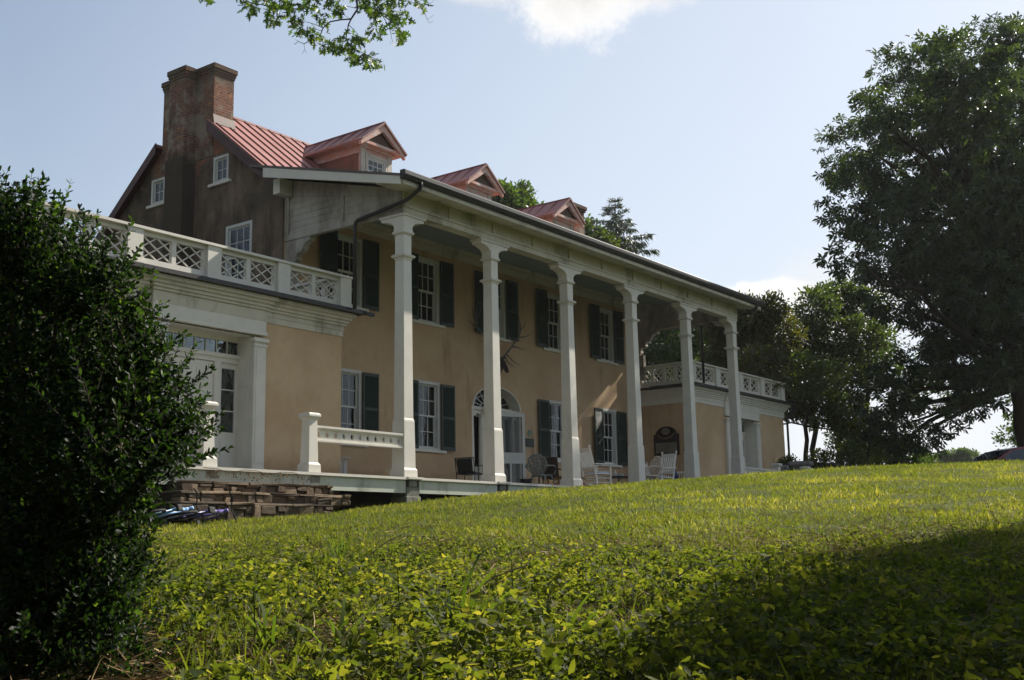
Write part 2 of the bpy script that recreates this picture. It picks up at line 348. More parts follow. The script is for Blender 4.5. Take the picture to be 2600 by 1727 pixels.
# ------------------------------------------------------------------ mesh helpers
class MB:
    def __init__(s): s.v = []; s.f = []; s.r = []
    def add(s, vs, fs, rnd=None):
        o = len(s.v); s.v += [tuple(map(float, p)) for p in vs]; s.f += [tuple(i+o for i in f) for f in fs]
        s.r += [random.random() if rnd is None else rnd]*len(vs); return s
    def box(s, x0, x1, y0, y1, z0, z1, rnd=None):
        return s.add([(x0,y0,z0),(x1,y0,z0),(x1,y1,z0),(x0,y1,z0),(x0,y0,z1),(x1,y0,z1),(x1,y1,z1),(x0,y1,z1)],
          [(0,3,2,1),(4,5,6,7),(0,1,5,4),(1,2,6,5),(2,3,7,6),(3,0,4,7)], rnd)
    def taper(s, cx, cy, z0, z1, a0, b0, a1, b1):
        return s.add([(cx-a0,cy-b0,z0),(cx+a0,cy-b0,z0),(cx+a0,cy+b0,z0),(cx-a0,cy+b0,z0),(cx-a1,cy-b1,z1),(cx+a1,cy-b1,z1),(cx+a1,cy+b1,z1),(cx-a1,cy+b1,z1)],
          [(0,3,2,1),(4,5,6,7),(0,1,5,4),(1,2,6,5),(2,3,7,6),(3,0,4,7)])
    def prism(s, poly, axis, a, b):
        """poly in the two other axes (in x,y,z order), extruded along axis from a to b"""
        n = len(poly)
        def P(p, t):
            q = list(p); q.insert(axis, t); return q
        vs = [P(p, a) for p in poly]+[P(p, b) for p in poly]
        fs = [tuple(range(n)), tuple(range(2*n-1, n-1, -1))]+[(i, i+n, (i+1) % n+n, (i+1) % n) for i in range(n)]
        return s.add(vs, fs)
    def tube(s, pts, r, seg=8, cap=True):
        pts = [Vector(p) for p in pts]; n = len(pts)
        rs = r if isinstance(r, (list, tuple)) else [r]*n
        vs = []; up = Vector((0, 0, 1)); prev = None
        for i, p in enumerate(pts):
            t = (pts[min(i+1, n-1)]-pts[max(i-1, 0)]).normalized()
            if prev is None:
                a = t.cross(up)
                if a.length < 1e-3: a = t.cross(Vector((1, 0, 0)))
            else:
                a = prev - t*prev.dot(t)
                if a.length < 1e-4: a = t.cross(up)
            a.normalize(); b = t.cross(a); prev = a
            for k in range(seg):
                an = 2*PI*k/seg; vs.append(p+(a*math.cos(an)+b*math.sin(an))*rs[i])
        fs = [(i*seg+k, i*seg+(k+1) % seg, (i+1)*seg+(k+1) % seg, (i+1)*seg+k) for i in range(n-1) for k in range(seg)]
        if cap: fs += [tuple(range(seg-1, -1, -1)), tuple((n-1)*seg+k for k in range(seg))]
        return s.add(vs, fs)
    def bar(s, a, b, w, h, up=(0, 0, 1)):
        a = Vector(a); b = Vector(b); t = (b-a).normalized(); u = Vector(up); x = t.cross(u)
        if x.length < 1e-3: x = t.cross(Vector((0, 1, 0)))
        x.normalize(); u = x.cross(t)
        vs = [p+x*sx*w/2+u*sz*h/2 for p in (a, b) for sx, sz in ((-1,-1),(1,-1),(1,1),(-1,1))]
        return s.add(vs, [(0,1,2,3),(7,6,5,4),(0,4,5,1),(1,5,6,2),(2,6,7,3),(3,7,4,0)])
    def lathe(s, prof, c=(0, 0, 0), seg=16):
        vs = [(c[0]+r*math.cos(2*PI*k/seg), c[1]+r*math.sin(2*PI*k/seg), c[2]+z) for r, z in prof for k in range(seg)]
        n = len(prof)
        fs = [(i*seg+k, i*seg+(k+1) % seg, (i+1)*seg+(k+1) % seg, (i+1)*seg+k) for i in range(n-1) for k in range(seg)]
        fs += [tuple(range(seg-1, -1, -1)), tuple((n-1)*seg+k for k in range(seg))]
        return s.add(vs, fs)
    def ell(s, c, r, seg=12, rings=8):
        prof = []
        vs = []
        for i in range(rings+1):
            th = PI*i/rings
            for k in range(seg):
                a = 2*PI*k/seg; vs.append((c[0]+r[0]*math.sin(th)*math.cos(a), c[1]+r[1]*math.sin(th)*math.sin(a), c[2]+r[2]*math.cos(th)))
        fs = [(i*seg+k, (i+1)*seg+k, (i+1)*seg+(k+1) % seg, i*seg+(k+1) % seg) for i in range(rings) for k in range(seg)]
        return s.add(vs, fs)
    def mesh(s, name, mat, smooth=False):
        m = bpy.data.meshes.new(name); m.from_pydata(s.v, [], s.f); m.update()
        if mat: m.materials.append(mat)
        a = m.attributes.new('rnd', 'FLOAT', 'POINT'); a.data.foreach_set('value', np.array(s.r, dtype=np.float32))
        if smooth: m.polygons.foreach_set('use_smooth', [True]*len(m.polygons))
        bm = bmesh.new(); bm.from_mesh(m); bmesh.ops.recalc_face_normals(bm, faces=bm.faces); bm.to_mesh(m); bm.free()
        return m
    def build(s, name, mat, parent=None, loc=(0, 0, 0), rot=0.0, smooth=False, bevel=0.0):
        o = bpy.data.objects.new(name, s.mesh(name, mat, smooth)); COL.objects.link(o)
        o.parent = parent; o.location = loc; o.rotation_euler = (0, 0, rot)
        if bevel:
            b = o.modifiers.new('bevel', 'BEVEL'); b.width = bevel; b.segments = 2; b.limit_method = 'ANGLE'
        return o
def thing(name, label, cat, loc=(0, 0, 0), rot=0.0, group=None):
    o = bpy.data.objects.new(name, None); COL.objects.link(o); o.location = loc; o.rotation_euler = (0, 0, rot)
    o.empty_display_size = .2
    return tag(o, label, cat, group)
def tag(o, label=None, cat=None, group=None, kind=None):
    if label: o['label'] = label
    if cat: o['category'] = cat
    if group: o['group'] = group
    if kind: o['kind'] = kind
    return o
def kids(o): return [c for c in bpy.data.objects if c.parent == o]
def copy_tree(o, parent=None):
    c = o.copy(); COL.objects.link(c); c.parent = parent
    for ch in kids(o): copy_tree(ch, c)
    return c
def inst(mesh, name, parent, loc=(0, 0, 0), rot=0.0):
    o = bpy.data.objects.new(name, mesh); COL.objects.link(o); o.parent = parent; o.location = loc; o.rotation_euler = (0, 0, rot); return o

# leaf templates: (verts [along, across, up], faces)
T_OVAL = (np.array([(0,0,0),(.33,0,-.03),(.68,0,-.03),(1,0,0),(.30,.20,.05),(.68,.20,.04),(.30,-.20,.05),(.68,-.20,.04)]),
          [(0,1,4),(1,2,5,4),(2,3,5),(0,6,1),(1,6,7,2),(2,7,3)])
T_DIAM = (np.array([(0,0,0),(.5,.26,.07),(1,0,0),(.5,-.26,.07)]), [(0,2,1),(0,3,2)])
T_NEEDLE = (np.array([(0,0,0),(.4,.09,0),(1,0,0),(.4,-.09,0)]), [(0,3,2,1)])
T_HEART = (np.array([(0,0,0),(1.0,0,-.06),(.45,0,-.04),(-.12,.20,.05),(.05,.47,.06),(.36,.46,.05),(.55,.30,.03),(.78,.19,0),
                     (-.12,-.20,.05),(.05,-.47,.06),(.36,-.46,.05),(.55,-.30,.03),(.78,-.19,0)]),
           [(0,2,6,5,4,3),(2,1,7,6),(0,8,9,10,11,2),(2,11,12,1)])
T_TOOTH = (np.array([(0,0,0),(1.05,0,-.05),(.2,.17,.04),(.26,.30,.03),(.45,.22,.04),(.52,.32,.02),(.7,.14,.02),
                     (.2,-.17,.04),(.26,-.30,.03),(.45,-.22,.04),(.52,-.32,.02),(.7,-.14,.02)]),
           [(0,1,6,5,4,3,2),(0,7,8,9,10,11,1)])
def _palm():
    V = []; F = []
    for k, (a, l) in enumerate(((-1.9,.6),(-.95,.85),(0,1),(.95,.85),(1.9,.6))):
        c, s_ = math.cos(a), math.sin(a); o = len(V)
        for x, y, z in ((0,0,0),(.62,.17,-.12),(1,0,-.4),(.62,-.17,-.12)):
            x *= l; y *= l; z *= l; V.append((x*c-y*s_, x*s_+y*c, z))
        F += [(o, o+2, o+1), (o, o+3, o+2)]
    return (np.array(V), F)
T_PALM = _palm()
def _oak():
    h = [(.06,.03),(.2,.07),(.17,.30),(.30,.12),(.38,.12),(.42,.46),(.52,.33),(.56,.12),(.66,.11),(.76,.34),(.80,.10),(.9,.09)]
    V = [(0,0,0)]+[(x, y, .04) for x, y in h]+[(1.05,0,-.05)]+[(x,-y,.04) for x, y in h]
    n = len(h); return (np.array(V), [tuple([0]+list(range(1,n+2))), tuple([0, n+1]+list(range(2*n+1, n+1, -1)))])
T_OAK = _oak()

def leaves(name, P, A, Nrm, size, T, mat, parent=None, rnd=None):
    """P positions, A leaf axis, Nrm approximate normal, size per leaf: one mesh with every leaf as its own little blade"""
    n = len(P); A = A/np.linalg.norm(A, axis=1, keepdims=True)
    B = np.cross(Nrm, A); B /= (np.linalg.norm(B, axis=1, keepdims=True)+1e-9); Nn = np.cross(A, B)
    tv, tf = T; k = len(tv)
    V = P[:, None, :]+size[:, None, None]*(tv[None, :, 0:1]*A[:, None, :]+tv[None, :, 1:2]*B[:, None, :]+tv[None, :, 2:3]*Nn[:, None, :])
    V = V.reshape(-1, 3).astype(np.float32)
    loops = np.concatenate([np.array(f) for f in tf]); ll = len(loops)
    tot = np.array([len(f) for f in tf])
    LI = (np.arange(n)[:, None]*k+loops[None, :]).ravel().astype(np.int32)
    LT = np.tile(tot, n).astype(np.int32); LS = np.concatenate([[0], np.cumsum(LT)[:-1]]).astype(np.int32)
    m = bpy.data.meshes.new(name); m.vertices.add(len(V)); m.vertices.foreach_set('co', V.ravel())
    m.loops.add(len(LI)); m.loops.foreach_set('vertex_index', LI)
    m.polygons.add(len(LT)); m.polygons.foreach_set('loop_start', LS); m.polygons.foreach_set('loop_total', LT)
    m.update(calc_edges=True)
    a = m.attributes.new('rnd', 'FLOAT', 'POINT')
    rnd = rng.random(n) if rnd is None else rnd
    a.data.foreach_set('value', np.repeat(rnd, k).astype(np.float32))
    m.materials.append(mat)
    o = bpy.data.objects.new(name, m); COL.objects.link(o); o.parent = parent
    return o
def rdir(n, up=0.0):
    v = rng.normal(size=(n, 3)); v /= np.linalg.norm(v, axis=1, keepdims=True); v[:, 2] += up
    return v/np.linalg.norm(v, axis=1, keepdims=True)

# ------------------------------------------------------------------ ground
CTRL = []
for px, rows in {
  350: [(1727,4.3),(1600,5.7),(1500,7.6),(1420,10.3),(1360,14.5),(1327,18.5)],
  623: [(1727,4.3),(1600,5.7),(1500,7.5),(1420,10.0),(1352,14.5),(1308,20.3)],
  1010: [(1727,4.3),(1600,5.6),(1500,7.3),(1420,9.5),(1350,13.0),(1303,18),(1275,23.6)],
  1250: [(1727,4.3),(1420,9.4),(1340,13.0),(1285,18.5),(1250,26)],
  1476: [(1727,4.3),(1600,5.4),(1500,7.0),(1420,9.1),(1340,12.6),(1280,17.5),(1246,23),(1235,27.5)],
  1857: [(1727,4.3),(1600,5.3),(1500,6.8),(1420,8.8),(1340,11.8),(1270,15.8),(1226,20),(1204,24.5)],
  2230: [(1727,4.3),(1500,6.7),(1420,8.5),(1340,11.2),(1270,14.8),(1215,19.5),(1180,24)],
  2600: [(1727,4.3),(1600,5.2),(1500,6.6),(1420,8.2),(1340,10.7),(1270,14),(1210,18.5),(1166,24)],
  3000: [(1727,4.3),(1420,8.2),(1300,12),(1190,19),(1150,24)],
  0: [(1727,4.4),(1500,8),(1400,12)]}.items():
    for py, d in rows: CTRL.append(at(px, py, d))
for p in [(-18.46,-20.46,-3.0),(-17.2,-19,-2.35),(-22,-25,-3.4),(-26,-14,-3.0),(-12,-26,-2.4),(-8,-3,-1.0),(-3,-3,-.85),(2,-3,-.55),(6,-3.4,-.14),(11,-3.6,-.12),
          (16,-3.5,-.12),(24,-3,-.05),(20,-8,-.02),(30,-12,.0),(8,3,-.3),(-6,3,-.9),(24,5,0),(-14,-4,-1.5),(-20,-6,-2.2),(3,-24,-.1),(12,-22,.05),(20,-20,.05),(38,-10,-.05),(40,6,0),(0,12,-.5),(20,16,0),(-16,8,-1.6)]:
    CTRL.append(np.array(p, float))
CTRL = np.array(CTRL)
_dc = (CTRL-CC)@_f; CTRL[:, 2] -= np.interp(_dc, [4, 12, 18, 30], [.03, .03, .07, .09])*(_dc < 30)
def _phi(r2): return .5*r2*np.log(r2+1e-9)
_n = len(CTRL)
_K = _phi(((CTRL[:, None, :2]-CTRL[None, :, :2])**2).sum(-1))+np.eye(_n)*.05
_Pm = np.c_[np.ones(_n), CTRL[:, :2]]
_sol = np.linalg.solve(np.block([[_K, _Pm], [_Pm.T, np.zeros((3, 3))]]), np.r_[CTRL[:, 2], 0, 0, 0])
def zg(x, y):
    x = np.asarray(x, float); y = np.asarray(y, float); sh = x.shape; q = np.c_[x.ravel(), y.ravel()]
    out = np.empty(len(q))
    for i in range(0, len(q), 20000):
        s = q[i:i+20000]
        out[i:i+20000] = _phi(((s[:, None, :]-CTRL[None, :, :2])**2).sum(-1))@_sol[:_n]+np.c_[np.ones(len(s)), s]@_sol[_n:]
    # gently rolling country outside the surveyed garden
    d = np.maximum(0, np.maximum(np.abs(q[:, 0]-6)-30, np.abs(q[:, 1]+8)-19))
    t = np.clip(d/18, 0, 1); t = t*t*(3-2*t)
    far = -.6+.8*np.sin(q[:, 0]*.011+1)*np.cos(q[:, 1]*.013)
    base = np.clip(out, -4, .35)
    return (base*(1-t)+far*t).reshape(sh)

def build_ground():
    def axis(lo, hi, a, b, fine, coarse_n):
        c = np.linspace(0, 1, coarse_n)**2.2
        return np.unique(np.r_[a-(a-lo)*c, np.arange(a, b, fine), b+(hi-b)*c])
    xs = axis(-500, 900, -26, 42, .28, 26); ys = axis(-500, 900, -30, 12, .28, 26)
    X, Y = np.meshgrid(xs, ys); Z = zg(X, Y)
    Z += .02*np.sin(X*3.1+Y*1.3)*np.sin(Y*2.7-X*.9)
    nx, ny = len(xs), len(ys)
    m = bpy.data.meshes.new('ground'); V = np.stack([X, Y, Z], -1).reshape(-1, 3)
    i = np.arange(nx*ny).reshape(ny, nx)
    F = np.stack([i[:-1, :-1], i[:-1, 1:], i[1:, 1:], i[1:, :-1]], -1).reshape(-1, 4)
    m.from_pydata(V.tolist(), [], F.tolist()); m.update()
    mt, nt = _nt('soil_and_turf'); P = geo_pos(nt)
    c = mixc(nt, mrange(nt, noise(nt, P, .9, 6, .65), .4, .62), (.045, .062, .014), (.06, .072, .018))
    c = mixc(nt, mrange(nt, noise(nt, P, 7, 7, .7, 3.), .5, .68, 0, .7), c, (.10, .072, .035))
    finish(mt, nt, c, .95, noise(nt, P, 18, 6, .7), .6, .03, .1)
    m.materials.append(mt); m.polygons.foreach_set('use_smooth', [True]*len(m.polygons))
    o = bpy.data.objects.new('ground', m); COL.objects.link(o); tag(o, kind='structure')
build_ground()

# ------------------------------------------------------------------ the mansion
XL, XR = -0.19, 16.65                       # gable walls of the main block
ZS = 6.9                                    # wall height hidden behind the porch ceiling
house = thing('mansion', 'ochre stuccoed mansion with a tall white columned porch, red tin roof and low wings', 'mansion')
COLX = [0.0, 3.18, 6.50, 9.86, 13.2, 16.43]
WINX = [2.02, 5.115, 8.215, 11.31, 14.41]
YC = -3.9                                   # column front line

def wall_with_holes(name, mat, x0, x1, z0, z1, holes, reveal=.18, parent=house, toY=None, rot=0.0, loc=(0,0,0)):
    """front skin at y=0 with rectangular openings and their reveals, local x,z; rotated for the gables"""
    xs = sorted({x0, x1, *[h[0] for h in holes], *[h[1] for h in holes]}); zs = sorted({z0, z1, *[h[2] for h in holes], *[h[3] for h in holes]})
    b = MB()
    for i in range(len(xs)-1):
        for j in range(len(zs)-1):
            cx, cz = (xs[i]+xs[i+1])/2, (zs[j]+zs[j+1])/2
            if any(h[0] < cx < h[1] and h[2] < cz < h[3] for h in holes): continue
            b.add([(xs[i],0,zs[j]),(xs[i+1],0,zs[j]),(xs[i+1],0,zs[j+1]),(xs[i],0,zs[j+1])], [(0,1,2,3)])
    for hx0, hx1, hz0, hz1 in (holes if reveal > 0 else []):
        r = reveal
        b.add([(hx0,0,hz0),(hx0,r,hz0),(hx0,r,hz1),(hx0,0,hz1)], [(0,1,2,3)])
        b.add([(hx1,0,hz0),(hx1,r,hz0),(hx1,r,hz1),(hx1,0,hz1)], [(0,3,2,1)])
        b.add([(hx0,0,hz1),(hx1,0,hz1),(hx1,r,hz1),(hx0,r,hz1)], [(0,3,2,1)])
        b.add([(hx0,0,hz0),(hx1,0,hz0),(hx1,r,hz0),(hx0,r,hz0)], [(0,1,2,3)])
    return b.build(name, mat, parent, loc, rot)

# sash window in local coordinates: x centred, z from 0, wall plane y=0, outside is -y
def window_meshes(w, h, cols, rows, frame=.085, setback=.09, curtain='curtain', sillw=.2, double=True, sill_h=.075):
    fr = MB(); y0, y1 = setback-.02, setback+.07
    fr.box(-w/2, -w/2+frame, -.012, y1, 0, h); fr.box(w/2-frame, w/2, -.012, y1, 0, h)
    fr.box(-w/2+frame, w/2-frame, -.012, y1, h-frame, h); fr.box(-w/2+frame, w/2-frame, -.012, y1, 0, .05)
    iw0, iw1, z0, z1 = -w/2+frame, w/2-frame, .05, h-frame
    sash = MB(); pane = MB(); zm = (z0+z1)/2
    parts = ((z0, zm+.02, y0+.045), (zm-.02, z1, y0)) if double else ((z0, z1, y0),)
    for a, b_, y in parts:
        st = .045
        sash.box(iw0, iw0+st, y, y+.035, a, b_); sash.box(iw1-st, iw1, y, y+.035, a, b_)
        sash.box(iw0+st, iw1-st, y, y+.035, a, a+.05); sash.box(iw0+st, iw1-st, y, y+.035, b_-.042, b_)
        for k in range(1, cols):
            x = iw0+st+(iw1-iw0-2*st)*k/cols; sash.box(x-.011, x+.011, y+.004, y+.031, a+.05, b_-.042)
        rr = rows
        for k in range(1, rr):
            z = a+.05+(b_-a-.092)*k/rr
            for c in range(cols):
                xa = iw0+st+(iw1-iw0-2*st)*c/cols; xb = iw0+st+(iw1-iw0-2*st)*(c+1)/cols
                sash.box(xa+.0115, xb-.0115, y+.006, y+.029, z-.011, z+.011)
        pane.box(iw0+.01, iw1-.01, y+.015, y+.019, a+.01, b_-.01)
    sill = MB().box(-w/2-sillw, w/2+sillw, -.075, .06, -sill_h, -.004)
    cur = MB(); n = 28; cw = iw1-iw0
    vs = []; fs = []
    for i in range(n+1):
        x = iw0+cw*i/n; y = y1+.09+.022*math.sin(i*1.9)+.012*math.sin(i*4.3)
        vs += [(x, y, .03), (x, y, h-.06)]
        if i and not (n*.46 < i < n*.54): fs.append((2*i-2, 2*i, 2*i+1, 2*i-1))
    cur.add(vs, fs)
    back = MB().box(-w/2-.05, w/2+.05, .34, .36, -.05, h+.05)
    return dict(frame=fr.mesh('window', MT['sash']), sash=sash.mesh('sash', MT['sash']), pane=pane.mesh('pane', MT['glass']),
                sill=sill.mesh('sill', MT['white']), curtain=cur.mesh('curtain', MT[curtain]) if curtain else None, back=back.mesh('backing', MT['dark']))
def put_window(ms, loc, rot=0.0, sill=True):
    w = inst(ms['frame'], 'window', house, loc, rot)
    inst(ms['sash'], 'sash', w); inst(ms['pane'], 'pane', w)
    if sill: inst(ms['sill'], 'sill', w)
    if ms['curtain']: inst(ms['curtain'], 'curtain', w)
    inst(ms['back'], 'dark_interior', w)
    return w
def shutter_mesh(w, h):
    b = MB(); t = .035
    b.box(0, .055, -t, 0, 0, h); b.box(w-.055, w, -t, 0, 0, h)
    for z0, z1 in ((0, .10), (h*.47, h*.47+.08), (h-.08, h)): b.box(.055, w-.055, -t, 0, z0, z1)
    for a, c in ((.10, h*.47), (h*.47+.08, h-.08)):
        n = int((c-a)/.038)
        for k in range(n):
            z = a+(c-a)*(k+.5)/n
            b.add([(.055,-.030,z-.016),(w-.055,-.030,z-.016),(w-.055,-.006,z+.020),(.055,-.006,z+.020),
                   (.055,-.026,z-.021),(w-.055,-.026,z-.021),(w-.055,-.002,z+.015),(.055,-.002,z+.015)], [(0,1,2,3),(4,7,6,5),(0,4,5,1),(2,6,7,3)])
        b.box(.055, w-.055, -.004, 0, a, c)
    return b.mesh('shutter', MT['shutter'])
WU = window_meshes(.98, 1.83, 3, 2); WL = window_meshes(.98, 1.88, 3, 2)
SU, SLm = shutter_mesh(.565, 1.85), shutter_mesh(.565, 1.84)
holes = [(x-.47, x+.47, 4.67, 6.48) for x in WINX]+[(x-.47, x+.47, 1.15, 3.01) for i, x in enumerate(WINX) if i != 2]+[(8.215-1.19, 8.215+1.19, .0, 3.2)]
wall_with_holes('front_wall', MT['stucco'], XL, XR, -.3, 7.35, holes)
for i, x in enumerate(WINX):
    put_window(WU, (x, 0, 4.66))
    for s in (-1, 1):
        a = R(-4 if s < 0 else 4)+random.uniform(-.02, .02)
        inst(SU, 'shutter', house, (x-.49-.565*math.cos(a), -.045-.03, 4.66) if s < 0 else (x+.49, -.045, 4.66), 0.0 if s < 0 else -.03)
    if i != 2:
        put_window(WL, (x, 0, 1.14))
        for s in (-1, 1):
            if i == 4 and s < 0: inst(SLm, 'shutter', house, (x-.49-.55, -.10, 1.14), .06)
            else: inst(SLm, 'shutter', house, (x-.49-.565, -.06, 1.14) if s < 0 else (x+.49, -.045, 1.14), 0.0 if s < 0 else -.03)

# gable walls (front skin faces -x on the left gable)
SL_ = .80; RIDGE_Y = 3.8; RZ0 = 7.40; RIDGE_Z = RZ0+SL_*RIDGE_Y; REAR_Y = 7.5
def roof_z(y): return RZ0+SL_*y if y < RIDGE_Y else RIDGE_Z-.83*(y-RIDGE_Y)
gh = [(2.44-.29, 2.44+.29, 7.93, 8.63), (5.07-.29, 5.07+.29, 7.86, 8.57), (1.67-.5, 1.67+.5, 5.0, 6.66), (6.1-.5, 6.1+.5, 5.0, 6.66)]
# local x of the rotated wall = -y of the world
ghl = [(-b, -a, c, d) for a, b, c, d in gh]
# lower rectangle, then the triangle part cut in strips
g = wall_with_holes('gable_wall', MT['gable'], -REAR_Y, 0, -.5, 7.35, [(a, b, c, d) for a, b, c, d in ghl if d < 7.3], .15, house, rot=-PI/2, loc=(XL, 0, 0))
def gable_top(x, sgn, holes, mat, name):
    b = MB(); ys = sorted({0., RIDGE_Y, REAR_Y, *[h[0] for h in holes], *[h[1] for h in holes]}); ys = sorted(set(ys) | set(np.round(np.linspace(0, REAR_Y, 11), 3)))
    for i in range(len(ys)-1):
        a, c = ys[i], ys[i+1]; m_ = (a+c)/2
        hs = [h for h in holes if h[0] < m_ < h[1]]
        ta, tc = roof_z(a)-.06, roof_z(c)-.06
        if hs:
            h = hs[0]
            b.add([(x,a,7.35),(x,c,7.35),(x,c,h[2]),(x,a,h[2])], [(0,1,2,3)]); b.add([(x,a,h[3]),(x,c,h[3]),(x,c,tc),(x,a,ta)], [(0,1,2,3)])
        else: b.add([(x,a,7.35),(x,c,7.35),(x,c,tc),(x,a,ta)], [(0,1,2,3)])
    for y0, y1, z0, z1 in holes:
        r = .15*sgn
        for y in (y0, y1): b.add([(x,y,z0),(x+r,y,z0),(x+r,y,z1),(x,y,z1)], [(0,1,2,3)])
        for z in (z0, z1): b.add([(x,y0,z),(x+r,y0,z),(x+r,y1,z),(x,y1,z)], [(0,1,2,3)])
    return b.build(name, mat, house)
gable_top(XL, 1, [h for h in gh if h[3] > 7.3], MT['gable'], 'gable_wall')
WA = window_meshes(.60, .72, 2, 2, .07, .06, None, .13, double=False); WG = window_meshes(1.0, 1.68, 3, 2, .08, .06, 'whitecurtain', .1)
put_window(WA, (XL, 2.44, 7.92), -PI/2); put_window(WA, (XL, 5.07, 7.85), -PI/2)
put_window(WG, (XL, 1.67, 4.99), -PI/2); put_window(WG, (XL, 6.1, 4.99), -PI/2)
b = MB().box(XR-.02, XR, 0, REAR_Y, -.5, 7.3)
b.add([(XR,0,7.3),(XR,REAR_Y,7.3),(XR,REAR_Y,roof_z(REAR_Y)-.06),(XR,RIDGE_Y,RIDGE_Z-.06),(XR,0,roof_z(0)-.06)], [(0,1,2,3,4)])
b.box(XL+.02, XR-.02, REAR_Y-.05, REAR_Y, -.5, 7.3)
b.build('rear_wall', MT['gable'], house)
# corner boards of the porch side at both ends
for _a, _b, _c in ((XL-.045, XL, .42), (XR, XR+.03, .3)): MB().box(_a, _b, .0, _c, 3.9, 6.98).build('corner_pilaster', MT['gable'], house)

# main roof: two slopes with standing seams
def slope(y0, z0, y1, z1, x0, x1, t=.07):
    return MB().prism([(y0, z0), (y1, z1), (y1, z1-t), (y0, z0-t)], 0, x0, x1)
RX0, RX1 = XL-.20, XR+.20
rf = slope(.36, roof_z(.36), RIDGE_Y, RIDGE_Z, XL-.001, RX1).build('roof', MT['red'], house)
slope(.36, roof_z(.36), 2.795, roof_z(2.795), RX0, XL-.002).build('verge', MT['red'], rf)
slope(RIDGE_Y, RIDGE_Z+.002, REAR_Y+.35, roof_z(REAR_Y+.35), XL-.001, RX1).build('rear_slope', MT['red'], rf)
slope(4.955, roof_z(4.955), REAR_Y+.35, roof_z(REAR_Y+.35), RX0, XL-.002).build('verge', MT['red'], rf)
b = MB(); b.prism([(.38, roof_z(.38)-.01), (2.79, roof_z(2.79)-.01), (2.79, roof_z(2.79)+.045), (.38, roof_z(.38)+.045)], 0, RX0+.01, RX0+.03)
x = XL+.06
while x < RX1:
    b.prism([(.38, roof_z(.38)-.01), (RIDGE_Y, RIDGE_Z-.01), (RIDGE_Y, RIDGE_Z+.045), (.38, roof_z(.38)+.045)], 0, x, x+.020); x += .44
b.prism([(RIDGE_Y-.06, RIDGE_Z-.03), (RIDGE_Y, RIDGE_Z+.055), (RIDGE_Y+.06, RIDGE_Z-.03)], 0, XL, RX1)
s_ = b.build('standing_seams', MT['seam'], rf); s_['kind'] = 'stuff'
for X0 in (RX0-.035, RX1+.003):
    b = MB()
    b.prism([(.12, roof_z(.12)+.0), (2.797, roof_z(2.797)+.02), (2.797, roof_z(2.797)-.30), (.12, roof_z(.12)-.30)], 0, X0, X0+.03)
    b.build('barge_board', MT['barge'], house)
    b = MB(); b.prism([(4.953, roof_z(4.953)+.02), (REAR_Y+.35, roof_z(REAR_Y+.35)+.02), (REAR_Y+.35, roof_z(REAR_Y+.35)-.26), (4.953, roof_z(4.953)-.28)], 0, X0, X0+.03)
    b.build('barge_board', MT['barge'], house)
b = MB(); b.prism([(.1, roof_z(.1)-.10), (2.795, roof_z(2.795)-.10), (2.795, roof_z(2.795)-.16), (.1, roof_z(.1)-.16)], 0, RX0, XL-.002)
b.build('verge_soffit', MT['barge'], house); b = MB()
b.prism([(4.955, roof_z(4.955)-.10), (REAR_Y+.3, roof_z(REAR_Y+.3)-.10), (REAR_Y+.3, roof_z(REAR_Y+.3)-.16), (4.955, roof_z(4.955)-.16)], 0, RX0, XL-.002)
b.build('verge_soffit', MT['barge'], house)

# chimneys: flush stack plus projecting breast, corbelled caps
def cross_stack(b, x0, x1, ya, yb, yc, yd, xo, z0, z1, g=0.0):
    b.box(x0-g, x1+g, ya-g, yd+g, z0, z1)
    b.box(xo-g, x0-g, yb-g, yc+g, z0, z1)
b = MB(); cross_stack(b, XL-.02, .46, 2.80, 3.53, 4.20, 4.95, -.57, 8.7, 11.0)
cross_stack(b, XL-.012, .46, 2.80, 3.53, 4.20, 4.95, -.57, 11.0, 11.07, .02); cross_stack(b, XL-.012, .46, 2.80, 3.53, 4.20, 4.95, -.57, 11.07, 11.15, .04)
cross_stack(b, XL-.012, .46, 2.80, 3.53, 4.20, 4.95, -.57, 11.15, 11.29, .065)
b.box(-.60, XL-.002, 3.49, 4.25, -.5, 8.78)
ch = b.build('chimney', MT['chimney'], house, bevel=.012)
MB().prism([(2.74, roof_z(2.74)+.02), (2.790, roof_z(2.785)+.24), (2.790, roof_z(2.785)-.05)], 0, XL-.03, .50).prism([(2.791, roof_z(2.79)-.05), (2.791, roof_z(2.79)+.24), (3.75, roof_z(3.75)+.2), (3.75, roof_z(3.75)-.05)], 0, .47, .50).build('flashing', MT['barge'], ch)
b = MB(); b.box(XR+.25, XR+1.0, 2.8, 3.6, -.5, 11.2); b.box(XR+.2, XR+1.05, 2.75, 3.65, 11.2, 11.29); b.box(XR+.16, XR+1.09, 2.71, 3.69, 11.29, 11.43)
b.build('chimney', MT['chimney'], house, bevel=.01)

